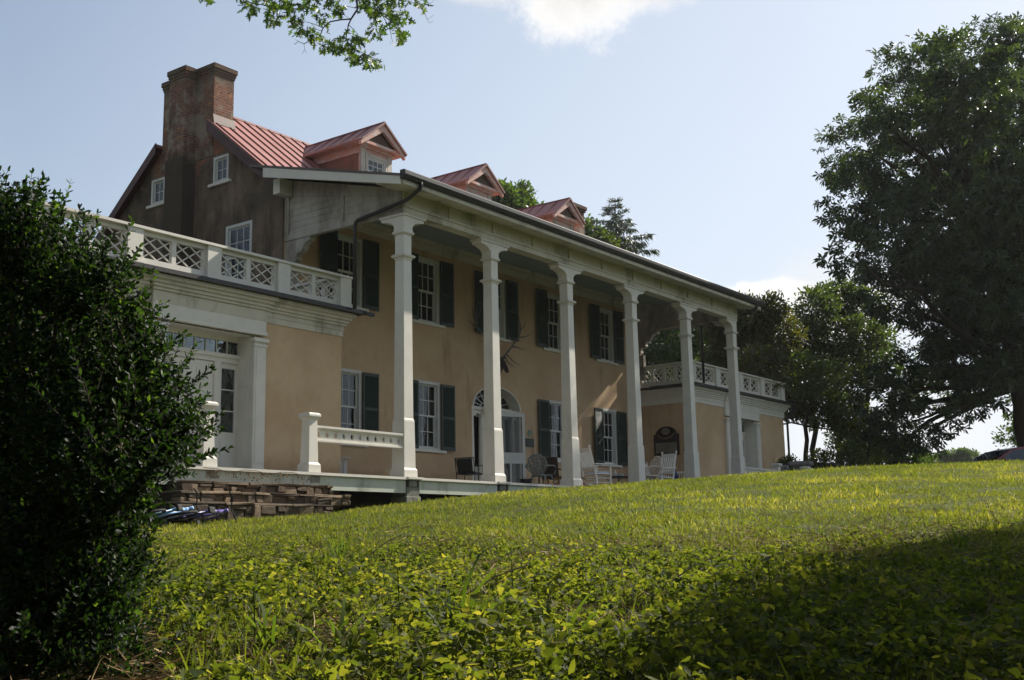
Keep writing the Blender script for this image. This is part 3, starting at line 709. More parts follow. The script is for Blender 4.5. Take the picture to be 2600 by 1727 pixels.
# dormers
def dormer(cx):
    yw, yf, hw = .6, .3, .60                    # wall plane, roof front, half width
    ez, az = 9.50, 10.15; hr = .90
    def backy(z): return (z-RZ0)/SL_
    w0 = roof_z(yw)-.1
    d = MB()
    # front face with window opening
    ww, z0, z1 = .36, 8.35, 9.16
    for a, c_, e, f in ((cx-hw, cx-ww, w0, 9.42), (cx+ww, cx+hw, w0, 9.42), (cx-ww, cx+ww, z1, 9.42), (cx-ww, cx+ww, w0, z0)):
        d.box(a, c_, yw, yw+.08, e, f)
    dm = d.build('dormer', MT['peel'], house)
    # corner trim, window casing
    t = MB(); t.box(cx-hw-.02, cx-hw+.15, yw-.03, yw-.002, w0, 9.36); t.box(cx+hw-.15, cx+hw+.02, yw-.03, yw-.002, w0, 9.36)
    t.box(cx-ww-.07, cx-ww, yw-.035, yw+.05, z0, z1+.08); t.box(cx+ww, cx+ww+.07, yw-.035, yw+.05, z0, z1+.08); t.box(cx-ww, cx+ww, yw-.035, yw+.05, z1, z1+.08)
    t.build('corner_boards', MT['dirtywhite'], dm)
    # side walls running back into the roof
    for sx in (-1, 1):
        x = cx+sx*hw; x0, x1 = min(x, x-sx*.04), max(x, x-sx*.04)
        MB().prism([(yw+.08, w0), (yw+.08, 9.42), (backy(9.42)+.05, 9.42)], 0, x0, x1).build('side_wall', MT['dormerside'], dm)
        MB().prism([(yw-.02, 9.20), (yw-.02, 9.42), (backy(9.42), 9.42), (backy(9.2), 9.2)], 0, x-.03 if sx < 0 else x+.003, x-.003 if sx < 0 else x+.03).build('frieze_board', MT['peel'], dm)
    # cornice: horizontal return, raking mouldings, soffit
    r = MB(); r.box(cx-hr+.02, cx+hr-.02, yf+.06, yw-.003, 9.42, 9.50); r.box(cx-hw-.05, cx+hw+.05, yw-.10, yw-.004, 9.36, 9.418)
    r.prism([(cx-hr, ez-.06), (cx, az-.06), (cx+hr, ez-.06), (cx+hr-.02, ez-.20), (cx, az-.26), (cx-hr+.02, ez-.20)], 1, yf, yf+.09)
    for sx in (-1, 1):
        xa, xb = cx+sx*(hw+.002), cx+sx*(hr-.02)
        r.box(min(xa, xb), max(xa, xb), yw-.002, backy(9.45), 9.42, 9.48)
    r.build('cornice', MT['peel'], dm)
    MB().add([(cx-hr+.15, yf+.16, ez+.0), (cx+hr-.15, yf+.16, ez+.0), (cx, yf+.16, az-.16), (cx-hr+.15, yf+.2, ez), (cx+hr-.15, yf+.2, ez), (cx, yf+.2, az-.16)], [(0,1,2),(3,5,4),(0,3,4,1),(1,4,5,2),(2,5,3,0)]).build('tympanum', MT['tympanum'], dm)
    # two roof slopes
    r = MB()
    for sx in (-1, 1):
        e, a_ = (cx+sx*hr, ez-.045), (cx, az)
        ye, ya = backy(ez-.045)+.05, backy(az)+.05
        r.add([(e[0],yf-.03,e[1]),(a_[0],yf-.03,a_[1]),(a_[0],ya,a_[1]),(e[0],ye,e[1]),
               (e[0],yf-.03,e[1]-.045),(a_[0],yf-.03,a_[1]-.045),(a_[0],ya,a_[1]-.045),(e[0],ye,e[1]-.045)],
              [(0,1,2,3),(4,7,6,5),(0,4,5,1),(2,6,7,3),(3,7,4,0),(1,5,6,2)])
    r.build('dormer_roof', MT['red'], dm)
    r = MB()
    r.tube([(cx, yf-.03, az+.01), (cx, backy(az), az+.01)], .028, 6)
    for sx in (-1, 1):
        r.bar((cx+sx*(hr+.006), yf-.04, ez-.065), (cx, yf-.04, az-.01), .025, .055)
        y = yf+.45
        while y < 2.9:
            lo = max(0, 1-(az-.0-(RZ0+SL_*y))/(az-ez)) if RZ0+SL_*y > ez else 0
            f0 = 1-lo
            r.bar((cx+sx*hr*f0, y, az-(az-ez+.045)*f0+.015), (cx, y, az+.015), .02, .03); y += .5
    r.build('roof_trim', MT['seam'], dm)
    ms = DW
    w = inst(ms['frame'], 'window', dm, (cx, yw, z0)); inst(ms['sash'], 'sash', w); inst(ms['pane'], 'pane', w)
DW = window_meshes(.72, .81, 3, 2, .04, .04, None, .05)
_back = MB()
for cx in (3.66, 8.24, 12.86):
    dormer(cx); _back.box(cx-.5, cx+.5, 1.0, 1.02, 8.2, 9.4)
_back.build('dark_interior', MT['dark'], house)

# ------------------------------------------------------------------ porch
PX0, PX1 = -.9, 17.33; EY, EZ = -4.5, 6.50; PS = (7.66-EZ)/(0-EY)
def pz(y): return EZ+PS*(y-EY)
pr_ = MB().prism([(EY+.035, pz(EY)), (.5, pz(.5)), (.5, pz(.5)-.06), (EY+.035, pz(EY)-.06)], 0, PX0, PX1).build('porch_roof', MT['tin'], house)
for X0 in (PX0, PX1-.05): MB().prism([(EY+.04, pz(EY)-.052), (.0, pz(0)-.062), (.0, pz(0)-.30), (EY+.04, pz(EY)-.24)], 0, X0+.01, X0+.04).build('rake_board', MT['white'], house)
b = MB(); b.prism([(EY+.03, pz(EY)-.07), (EY+.03, pz(EY)-.20), (-3.70, 6.42), (-3.70, 6.55)], 0, PX0+.045, PX1-.055)      # sloping eave soffit
b.box(PX0+.06, PX1-.07, EY+.005, EY+.028, pz(EY)-.22, pz(EY)-.062)
b.build('eave_soffit', MT['cream'], house)
MB().prism([(EY+.1, 6.44), (.0, pz(0)-.09), (.0, pz(0)-.16), (EY+.1, 6.38)], 0, PX0+.05, XL-.0).build('verge_soffit', MT['dirtywhite'], house)
# entablature beam with recessed panels along the front
b = MB(); y0 = -3.86; x0, x1 = -.15, 16.58
b.box(x0, x1, y0, y0+.24, 5.90, 6.46)
b.build('entablature', MT['cream'], house)
b = MB(); b.box(x0-.02, x1+.02, y0-.045, y0-.002, 5.90, 6.08); b.box(x0-.02, x1+.02, y0-.045, y0-.002, 6.38, 6.46)
n = 10; w = (x1-x0)/n
for k in range(n+1):
    cx = x0+w*k; b.box(max(x0-.02, cx-.10), min(x1+.02, cx+.10), y0-.045, y0-.002, 6.08, 6.38)
b.box(x0-.05, x1+.05, y0-.075, y0-.047, 6.03, 6.075)
b.build('entablature_panelling', MT['cream'], house)
MB().box(x0-.07, x1+.07, y0-.11, y0-.048, 6.395, 6.455).build('bed_moulding', MT['cream'], house)
# side beams: tall panelled boards under the sloping roof, both ends
for X, s in ((-.15, 1), (16.58, -1)):
    xa, xb = sorted((X, X+s*.2))
    MB().prism([(y0+.242, 5.94), (0, 5.94), (0, pz(0)-.2), (y0+.242, pz(y0)-.2)], 0, xa, xb).build('side_beam', MT['dirtywhite'], house)
    rk = lambda y: (pz(y0)-.36)+((pz(0)-.62)-(pz(y0)-.36))*(y-y0)/(0-y0)
    q = X-s*.026; qa, qb = sorted((q, X-s*.002)); t = MB()
    t.box(qa, qb, y0+.0, -.0, 5.90, 6.04)
    for ya, yb in ((-.14, 0), (-2.02, -1.88), (y0, -3.66)): t.prism([(ya, 6.045), (yb, 6.045), (yb, rk(yb)+.004), (ya, rk(ya)+.004)], 0, qa+.002, qb-.002)
    t.prism([(y0, pz(y0)-.36), (0, pz(0)-.62), (0, pz(0)-.2), (y0, pz(y0)-.21)], 0, qa, qb)
    for k in range(1, 7):
        z = 6.04+.155*k; ya = -.14; yb = max(y0+.2, -.14-(1-(0 if z < rk(y0) else (z-rk(y0))/(rk(0)-rk(y0))))*3.72+.05) if z > rk(y0) else y0+.2
        t.prism([(yb, z-.012), (-.141, z-.012), (-.141, z), (yb, z)], 0, *sorted((X-s*.010, X-s*.0015)))
    t.build('side_beam_panelling', MT['dirtywhite'], house)
for _a, _b in ((-.60, -.2), (16.7, 17.05)): MB().box(_a, _b, -.28, -.05, 6.98, 7.36).build('plate_end', MT['white'], house)
# wall brackets at the ends of the side beams
def bracket_profile(s):     # (y,z) S-shaped console
    return [(0,5.9),(-.85,5.9),(-.87,5.82),(-.74,5.78),(-.66,5.72),(-.62,5.62),(-.52,5.55),(-.44,5.56),(-.40,5.48),(-.42,5.40),(-.34,5.33),(-.24,5.36),(-.20,5.28),(-.22,5.18),(-.1,5.1),(0,5.12)]
for xa in (-.15, 16.40): MB().prism(bracket_profile(1), 0, xa, xa+.18).box(xa-.02, xa+.2, -.9, -.001, 5.901, 5.935).box(xa+.01, xa+.17, -.3, -.001, 4.2, 5.09).build('wall_bracket', MT['dirtywhite'], house)
# ceiling (boards follow the slope) and crown mould on the wall
MB().prism([(-3.61, 6.22), (-.02, 7.03), (-.02, 7.08), (-3.61, 6.27)], 0, .06, 16.37).build('porch_ceiling', MT['ceiling'], house)
b = MB()
for k in range(1, 30):
    y = -3.61+3.59*k/30; z = 6.22+.81*k/30
    b.box(.06, 16.37, y-.006, y+.006, z-.010, z-.001)
b.build('ceiling_board_joints', MT['ceiling'], house)
b = MB(); b.box(XL+.3, XR-.3, -.14, -.002, 6.90, 7.02); b.box(XL+.3, XR-.3, -.07, -.002, 6.80, 6.899); b.box(XL+.3, XR-.3, -.035, -.002, 6.70, 6.799)
cr = b.build('crown_moulding', MT['cream'], house)
b = MB(); x = XL+.34
while x < XR-.34: b.box(x, x+.05, -.10, -.071, 6.83, 6.895); x += .10
d_ = b.build('dentil_band', MT['cream'], cr); d_['kind'] = 'stuff'

# columns
def column_parts(kind):
    h = .135; b = MB()
    b.taper(0, 0, .19, 1.24, .185, .185, .170, .170)
    b.taper(0, 0, 1.24, 1.30, .170, .170, .152, .152)
    b.taper(0, 0, 1.30, 4.83, .152, .152, .130, .130)
    b.taper(0, 0, 4.83, 4.90, .130, .130, .155, .155)
    b.taper(0, 0, 4.945, 5.42, .130, .130, .132, .132)
    sh = b.mesh('column', MT['white'])
    ring = MB().taper(0, 0, 4.90, 4.94, .185, .185, .20, .20).taper(0, 0, 4.94, 4.975, .20, .20, .15, .15).mesh('necking', MT['white'])
    ring2 = MB().taper(0, 0, 5.42, 5.455, .15, .15, .185, .185).taper(0, 0, 5.455, 5.49, .185, .185, .175, .175).mesh('necking', MT['white'])
    base = MB().taper(0, 0, 0.0, .17, .215, .215, .212, .212).taper(0, 0, .17, .215, .212, .212, .186, .186).mesh('plinth', MT['white'])
    c = MB(); hh = .145
    def arm(axis, s):   # ogee bracket reaching along +-axis
        pr = [(0,5.49),(.15,5.49),(.17,5.53),(.145,5.57),(.16,5.63),(.24,5.71),(.38,5.755),(.53,5.775),(.55,5.845),(0,5.845)]
        pr = [(p[0]*s, p[1]) for p in pr]
        if axis == 'x': c.prism(pr, 1, -hh, hh)
        else: c.prism(pr, 0, -hh, hh)
    c.box(-hh-.004, hh+.004, -hh-.004, hh+.004, 5.49, 5.844)
    if kind != 'left': arm('x', -1)
    if kind != 'right': arm('x', 1)
    if kind != 'mid': arm('y', 1)
    xa = -.585 if kind != 'left' else -.175; xb = .585 if kind != 'right' else .175
    c.box(xa, xb, -.175, .175, 5.846, 5.895)
    if kind != 'mid': c.box(-.175, .175, .176, .585, 5.846, 5.895)
    return sh, (ring, ring2), base, c.mesh('capital', MT['white'])
KP = {k: column_parts(k) for k in ('left', 'mid', 'right')}
YCC = YC+.17
for i, x in enumerate(COLX):
    sh, ring, base, cap = KP['left' if i == 0 else 'right' if i == 5 else 'mid']
    c = inst(sh, 'column', house, (x, YCC, 0))
    for nm, me in (('necking', ring[0]), ('necking', ring[1]), ('plinth', base), ('capital', cap)):
        o = inst(me, nm, c); bv = o.modifiers.new('bevel', 'BEVEL'); bv.width = .006; bv.segments = 2; bv.limit_method = 'ANGLE'
    bv = c.modifiers.new('bevel', 'BEVEL'); bv.width = .008; bv.segments = 2; bv.limit_method = 'ANGLE'

# porch deck: boards, nosing, fascia, piers
DX0, DX1 = -7.6, 24.2
DY = -4.0
b = MB(); x = DX0
while x < DX1:
    yb = 0 if XL < x < XR-.1 else -2.02
    b.box(x, x+.105, DY-.03, yb-.004, -.035, random.uniform(-.003, .0)); x += .11
dk = b.build('porch_deck', MT['deck'], house); 
MB().box(DX0, DX1, DY-.06, DY-.032, -.05, .004).build('deck_nosing', MT['white'], dk)
fs_ = MB(); x = DX0
for xa, xb in ((DX0, -.24), (.20, 2.96), (3.40, 6.28), (6.72, 9.64), (10.08, 13.0), (13.4, 16.2), (16.65, DX1)):
    x = xa
    while x < xb-.01:
        e = min(x+random.uniform(1.1, 2.2), xb); fs_.box(x+.002, e-.002, DY-.005, DY+.03, -.33, -.052); x = e
fs_.build('deck_fascia', MT['fascia'], dk)
for x in COLX+[-5.35, -2.86, 19.3, 22]:
    p = MB(); z = float(zg(x, DY))-.3
    p.box(x-.20, x+.20, DY-.0, DY+.42, z, -.20); p.box(x-.235, x+.235, DY-.02, DY+.44, z, -.40) if z < -.5 else None
    p.box(x-.13, x+.13, DY-.012, DY+.3, -.2, -.054)
    p.build('pier', MT['concrete'], house, bevel=.015)
for x in COLX: MB().box(x-.24, x+.24, DY-.085, DY-.0, -.03, .012).build('deck_nosing', MT['white'], dk)
for _q in ((DX0, DX1, -.35, -.25, -1.8, -.06), (DX0-.1, DX0, DY+.2, -.3, -2.2, -.06)): MB().box(*_q).build('foundation_wall', MT['foundation'], house)

# newel posts and low railings on the deck edge
def newel(x):
    b = MB(); b.taper(x, -3.82, .19, 1.10, .125, .125, .105, .105); b.taper(x, -3.82, 1.04, 1.10, .105, .105, .15, .15)
    n = b.build('newel_post', MT['white'], house, bevel=.006)
    MB().taper(x, -3.82, 0, .16, .165, .165, .16, .16).taper(x, -3.82, .16, .205, .16, .16, .126, .126).build('base', MT['white'], n, bevel=.006)
    MB().box(x-.16, x+.16, -3.98, -3.66, 1.102, 1.15).taper(x, -3.82, 1.15, 1.18, .16, .16, .13, .13).build('cap', MT['white'], n, bevel=.006)
for x in (-5.38, -2.85, 19.3, 21.85): newel(x)
def rail(xa, xb):
    y0, y1 = -3.86, -3.78
    b = MB(); b.box(xa, xb, y0-.035, y1+.035, .90, .945); b.box(xa, xb, y0-.015, y1+.015, .872, .899)
    b.box(xa, xb, y0-.03, y1+.03, .63, .66); b.box(xa, xb, y0-.012, y1+.012, .662, .69)
    r = b.build('railing', MT['white'], house)
    n = max(3, int(round((xb-xa)/.24))); w = (xb-xa)/n; p = MB(); zc, zr = .78, .055
    for k in range(n):
        a, c = xa+w*k, xa+w*(k+1); m_ = (a+c)/2; wr = .048
        hexa = [(m_-wr, zc), (m_-wr/2, zc+zr), (m_+wr/2, zc+zr), (m_+wr, zc), (m_+wr/2, zc-zr), (m_-wr/2, zc-zr)]
        top = [(a, zc), hexa[0], hexa[1], hexa[2], hexa[3], (c, zc), (c, .871), (a, .871)]
        bot = [(a, zc), (a, .691), (c, .691), (c, zc), hexa[3], hexa[4], hexa[5], hexa[0]]
        p.prism(top, 1, y0+.02, y1-.02); p.prism(bot, 1, y0+.02, y1-.02)
    p.build('pierced_panel', MT['white'], r)
rail(-2.74, -.16); rail(16.60, 19.18)

# main entrance: arched recess, fanlight, cornice, pilasters, doors
EX, ER, EZ0, EZ1 = 8.215, 1.17, 2.52, 3.17
arc = [(EX+ER*math.cos(t), EZ0+(EZ1-EZ0)*math.sin(t)) for t in np.linspace(PI, 0, 25)]
b = MB()
for sx, part in ((-1, arc[:13]), (1, arc[12:])):
    ex = EX+sx*1.19
    poly = ([(ex, EZ0)]+part+[(EX, 3.2), (ex, 3.2)]) if sx < 0 else (part+[(ex, EZ0), (ex, 3.2), (EX, 3.2)])
    # split in quads so the concave corner stays clean
    for k in range(len(part)-1):
        (xa, za), (xb, zb) = part[k], part[k+1]
        b.prism([(xa, za), (xb, zb), (xb, 3.2), (xa, 3.2)], 1, -.002, .30)
    b.box(min(ex, EX+sx*ER), max(ex, EX+sx*ER), -.001, .3, EZ0, 3.2)
b.build('arch_spandrel', MT['stucco'], house)
b = MB()
for k in range(24):
    (xa, za), (xb, zb) = arc[k], arc[k+1]
    def sc(p, s): return (EX+(p[0]-EX)*s, EZ0+(p[1]-EZ0)*s)
    b.prism([sc(arc[k], .96), sc(arc[k+1], .96), arc[k+1], arc[k]], 1, -.035, .02)
    b.prism([sc(arc[k], .985), sc(arc[k+1], .985), sc(arc[k+1], .999), sc(arc[k], .999)], 1, .021, .42)
fa = b.build('door_arch', MT['white'], house)
for _a, _b in ((EX-1.188, EX-1.10), (EX+1.10, EX+1.188)): MB().box(_a, _b, .003, .42, .0, EZ0-.001).build('jamb', MT['white'], fa)
for cx in (EX-.98, EX-.50, EX+.50, EX+.98): MB().tube([(cx, .20, .12), (cx, .20, 1.2), (cx, .20, 2.25)], [.095, .095, .078], 14).box(cx-.12, cx+.12, .08, .32, .0, .12).box(cx-.11, cx+.11, .09, .31, 2.25, 2.32).build('door_column', MT['white'], fa)
b = MB(); b.box(EX-1.09, EX+1.09, .10, .34, 2.32, 2.43); b.box(EX-1.09, EX+1.09, .04, .34, 2.43, 2.52); b.box(EX-.62, EX+.62, -.02, .09, 2.34, 2.43); b.box(EX-.66, EX+.66, -.06, .039, 2.43, 2.53)
b.build('door_cornice', MT['white'], fa)
b = MB()
for t in np.linspace(0, PI, 9): b.bar((EX+.3*math.cos(t), .36, EZ0+.18*math.sin(t)+.02), (EX+1.12*math.cos(t), .36, EZ0+.62*math.sin(t)+.02), .025, .022)
for s in (.32, .64): b.tube([(EX+1.12*s*math.cos(t), .36, EZ0+.62*s*math.sin(t)+.02) for t in np.linspace(0, PI, 20)], .012, 5)
b.build('fanlight', MT['sash'], fa)
for _a, _b, _c, _d, _e in ((EX-1.18, EX+1.18, .40, EZ0+.003, 3.18), (EX-.90, EX-.56, .34, .8, 2.30), (EX+.56, EX+.90, .34, .8, 2.30)): MB().box(_a, _b, _c, _c+.005, _d, _e).build('pane', MT['glass'], fa)
MB().box(EX-1.19, EX+1.19, .9, .92, -.1, 3.3).build('dark_interior', MT['dark'], house)
b = MB(); b.box(EX-.42, EX+.42, .30, .345, .02, 2.30)
for z0, z1 in ((.25, .95), (1.1, 2.15)):
    for xa, xb in ((-.34, -.05), (.05, .34)): b.box(EX+xa, EX+xb, .285, .299, z0, z1)
b.box(EX-.90, EX-.56, .3, .345, 0, .8); b.box(EX+.56, EX+.90, .3, .345, 0, .8)
dr = b.build('front_door', MT['white'], house)
MB().ell((EX-.33, .27, 1.02), (.03, .03, .03)).build('door_knob', MT['gold'], dr)
# screen door swung half open, hinged on the left leaf
sd_a = math.atan2(-.42, .86)
b = MB(); L_ = .98; T = .035
for xa, xb, za, zb in ((0, .09, .03, 2.40), (L_-.09, L_, .03, 2.40), (.09, L_-.09, 2.29, 2.40), (.09, L_-.09, .03, .22), (.09, L_-.09, .90, 1.02), (.09, L_-.09, 1.10, 1.22), (L_/2-.03, L_/2+.03, .22, .90)): b.box(xa, xb, 0, T, za, zb)
b.box(.09, L_-.09, .012, .022, 1.02, 1.10)
sdo = b.build('screen_door', MT['sash'], house, (EX-.12, -.03, 0), sd_a)
m_, nt_ = _nt('insect_screen'); tr = nt_.nodes.new('ShaderNodeBsdfTransparent'); df = nt_.nodes.new('ShaderNodeBsdfDiffuse'); df.inputs[0].default_value = (.14, .15, .16, 1)
mx_ = nt_.nodes.new('ShaderNodeMixShader'); mx_.inputs[0].default_value = .38; oo = nt_.nodes.new('ShaderNodeOutputMaterial')
nt_.links.new(tr.outputs[0], mx_.inputs[1]); nt_.links.new(df.outputs[0], mx_.inputs[2]); nt_.links.new(mx_.outputs[0], oo.inputs[0])
for _z0, _z1 in ((1.21, 2.30), (.21, .91)): MB().box(.08, L_-.08, .015, .018, _z0, _z1).build('insect_screen', m_, sdo)
# threshold
MB().box(EX-1.1, EX+1.1, -.06, .42, .0, .06).build('door_sill', MT['deck'], house)

# ------------------------------------------------------------------ wings
def wing(x0, x1, door_cx, inner):         # inner = x of the wall towards the porch
    F = -2.0; HZ = 3.30
    dw = (door_cx-1.42, door_cx+1.42)
    st = MT['stucco2'] if inner == x1 else MT['stucco']
    wn = wall_with_holes('wing_wall', MT['stucco2'] if inner == x1 else MT['stucco2'], x0, x1, -.6, HZ+.3, [(dw[0]+.32, dw[1]-.32, -.0, 2.97)], .0, house, loc=(0, F, 0))
    b = MB()
    for X, s in ((x0, -1), (x1, 1)):
        b.add([(X, F, -.6), (X, 7.0, -.6), (X, 7.0, HZ+.3), (X, F, HZ+.3)], [(0,1,2,3)])
    b.add([(x0, 7, -.6), (x1, 7, -.6), (x1, 7, HZ+.3), (x0, 7, HZ+.3)], [(0,1,2,3)])
    b.build('wing_side_wall', MT['stucco'], house)
    # cornice: stepped mouldings round three sides
    cb = MB()
    outer = -1 if inner == x1 else 1
    for p, z0, z1 in ((.025, HZ, HZ+.13), (.045, HZ+.13, HZ+.16), (.075, HZ+.24, HZ+.30), (.12, HZ+.30, HZ+.37), (.17, HZ+.37, HZ+.44), (.24, HZ+.44, HZ+.52), (.03, HZ+.16, HZ+.24)):
        # front
        cb.box(x0-p, x1+p, F-p, F-.001 if p > 0 else F, z0, z1)
        for X, s in ((x0, -1), (x1, 1)):
            ya = F-.001; yb = 7.0
            if X == inner: yb = -.001
            cb.box(min(X, X+s*p)+(.001 if s > 0 else 0), max(X, X+s*p)-(.001 if s < 0 else 0), ya, yb, z0, z1)
    # break forward over the doorcase
    for p, z0, z1 in ((.09, HZ, HZ+.24), (.13, HZ+.24, HZ+.30), (.17, HZ+.30, HZ+.37), (.22, HZ+.37, HZ+.44), (.29, HZ+.44, HZ+.52)):
        cb.box(dw[0]-(p-.09)*.8, dw[1]+(p-.09)*.8, F-p, F-.003, z0+.002, z1-.002)
    cb.build('wing_cornice', MT['cream'] if inner == x1 else MT['white'], house)
    # gutter and roof
    s_i = 1 if inner == x1 else -1
    g = MB(); zt = HZ+.525
    g.box(x0-.36, x1+.36, F-.40, F-.28, zt, zt+.085); g.box(x0-.34, x1+.34, F-.28, 7.2, zt+.02, zt+.07)
    g.prism([(F-.40, zt+.085), (F-.34, zt+.06), (F-.1, zt+.10), (F-.1, zt+.06)], 0, x0-.36, x1+.36)
    g.bar((inner+s_i*.30, F-.34, zt+.04), (inner+s_i*.62, F-.42, zt+.015), .09, .07)
    for X, s in ((x0, -1), (x1, 1)):
        xa, xb = sorted((X+s*.30, X+s*.42)); g.box(xa, xb, F-.40, (-.6 if X == inner else 7.2), zt+.001, zt+.084)
    g.build('wing_gutter', MT['gutter'], house)
    MB().box(x0-.05, x1+.05, F-.02, 6.9, zt+.071, zt+.10).build('wing_roof', MT['tin'], house)
    # doorcase: pilasters, architrave, recess, transom, sidelights, door
    d = MB(); FZ = HZ
    for xa in (dw[0], dw[1]-.32):
        d.box(xa, xa+.32, F-.10, F-.002, .19, 2.90); d.box(xa-.03, xa+.35, F-.13, F-.002, .0, .19)
        d.box(xa-.02, xa+.34, F-.125, F-.002, 2.74, 2.80); d.box(xa-.04, xa+.36, F-.15, F-.002, 2.84, 2.92)
        d.box(xa+.05, xa+.27, F-.112, F-.101, .3, 2.66)
    d.box(dw[0], dw[1], F-.09, F-.002, 2.99, HZ+.0)
    d.box(dw[0]-.02, dw[1]+.02, F-.12, F-.091, 2.99, 3.06)
    dc = d.build('doorcase', MT['white'], house, bevel=.004)
    o0, o1, yb = dw[0]+.32, dw[1]-.32, F+.45
    r = MB()
    r.box(o0-.03, o0, F-.0, yb, 0, 2.97); r.box(o1, o1+.03, F, yb, 0, 2.97); r.box(o0, o1, F, yb, 2.97, 3.0)
    for zz_ in ((.25, .85), (1.0, 1.75), (1.9, 2.5)):
        r.box(o1-.012, o1-.001, F+.08, yb-.10, *zz_); r.box(o0+.001, o0+.012, F+.08, yb-.10, *zz_)
    # mullions and rails at the back of the recess
    m0, m1 = door_cx-.47, door_cx+.47
    r.box(o0, o1, yb-.06, yb+.03, 2.40, 2.58); r.box(o0, o1, yb-.10, yb-.061, 2.50, 2.58)
    for xm in (m0-.16, m1): r.box(xm, xm+.16, yb-.07, yb+.03, .0, 2.399)
    r.box(o0, o1, yb-.03, yb+.03, 2.86, 2.969); 
    for xa, xb in ((o0, m0-.16), (m1+.16, o1)):
        r.box(xa, xb, yb-.02, yb+.03, 0, .95); r.box(xa, xa+.06, yb-.02, yb+.03, .951, 2.399); r.box(xb-.06, xb, yb-.02, yb+.03, .951, 2.399)
        r.box(xa+.061, xb-.061, yb-.02, yb+.03, 2.28, 2.399)
        for k in (1, 2): z = .95+1.33*k/3; r.box(xa+.061, xb-.061, yb-.012, yb+.02, z-.012, z+.012)
        r.box(xa+.06, xb-.06, yb-.032, yb-.021, .15, .8)
    for k in range(1, 8): x = o0+(o1-o0)*k/8; r.box(x-.012, x+.012, yb-.012, yb+.02, 2.581, 2.859)
    r.build('door_recess', MT['white'], dc)
    p = MB().box(o0+.01, o1-.01, yb+.005, yb+.01, 2.585, 2.855)
    for xa, xb in ((o0+.05, m0-.21), (m1+.21, o1-.05)): p.box(xa, xb, yb+.005, yb+.01, .955, 2.275)
    p.build('pane', MT['glass'], dc)
    MB().box(o0-.2, o1+.2, yb+.5, yb+.52, -.1, 3.1).build('dark_interior', MT['dark'], dc)
    MB().box(o0, o1, F-.13, yb, .0, .05).build('door_sill', MT['deck'], dc)
    dd = MB(); dd.box(m0, m1, yb-.03, yb+.01, .05, 2.39)
    for xa, xb in ((m0+.09, door_cx-.04), (door_cx+.04, m1-.09)):
        for z0, z1 in ((.25, .85), (1.02, 1.72), (1.86, 2.25)): dd.box(xa, xb, yb-.044, yb-.031, z0, z1); dd.box(xa+.05, xb-.05, yb-.054, yb-.045, z0+.05, z1-.05)
    do = dd.build('wing_door', MT['white'], house)
    MB().ell((m1-.07, yb-.07, 1.05), (.028, .028, .028)).build('door_knob', MT['gold'], do)
    # roof balustrade
    zb = zt+.10
    posts = [door_cx-1.72-2*1.9+.0]
    xs = [inner-(.08 if inner == x1 else -.08)]
    s = -1 if inner == x1 else 1
    px = [inner+s*.0+s*(k*1.875) for k in range(5)]
    pw = .17
    BM = MT['white']
    cp = MB(); lo, hi = sorted((px[0]+(-s)*.2, px[-1]+s*.2))
    q0, q1, q2 = F-.17, F+.13, -.002; za, zc = zb+.732, zb+.785
    L2 = [(lo, q0), (hi, q0), (hi, q1), (inner+.15, q1), (inner+.15, q2), (inner-.15, q2), (inner-.15, q1), (lo, q1)] if inner == x1 else [(lo, q0), (hi, q0), (hi, q1), (inner+.15, q1), (inner+.15, q2), (inner-.15, q2), (inner-.15, q1), (lo, q1)]
    cl = [L2[0]]
    for p_ in L2[1:]:
        if abs(p_[0]-cl[-1][0])+abs(p_[1]-cl[-1][1]) > .02: cl.append(p_)
    cp.prism(cl, 2, za, zc)
    ba = cp.build('balustrade', BM, house)
    def post(x, y): MB().box(x-pw, x+pw, y-.12, y+.12, zb+.09, zb+.73).box(x-pw-.02, x+pw+.02, y-.14, y+.14, zb, zb+.09).build('post', BM, ba)
    for k, x in enumerate(px):
        if x0-.3 < x < x1+.3: post(x, F-.02)
    def panel_run(A, B, n):
        """framed lattice between two points at roof level; n sub panels"""
        pan = MB(); lat = MB()
        A = Vector(A); B = Vector(B); t = (B-A); Ln = t.length; t.normalize()
        def P(u, z, off=0): q = A+t*u; return (q.x+off*-t.y, q.y+off*t.x, z)
        def bx(u0, u1, z0, z1, th):
            vs = [P(u0,z0,-th),P(u1,z0,-th),P(u1,z0,th),P(u0,z0,th),P(u0,z1,-th),P(u1,z1,-th),P(u1,z1,th),P(u0,z1,th)]
            pan.add(vs, [(0,3,2,1),(4,5,6,7),(0,1,5,4),(1,2,6,5),(2,3,7,6),(3,0,4,7)])
        z0, z1 = zb+.19, zb+.64
        bx(0, Ln, zb+.02, z0, .045); bx(0, Ln, z1, zb+.73, .045)
        w = Ln/n; st = .05
        for k in range(n+1):
            u = w*k; bx(max(0, u-st), min(Ln, u+st), z0+.0005, z1-.0005, .043)
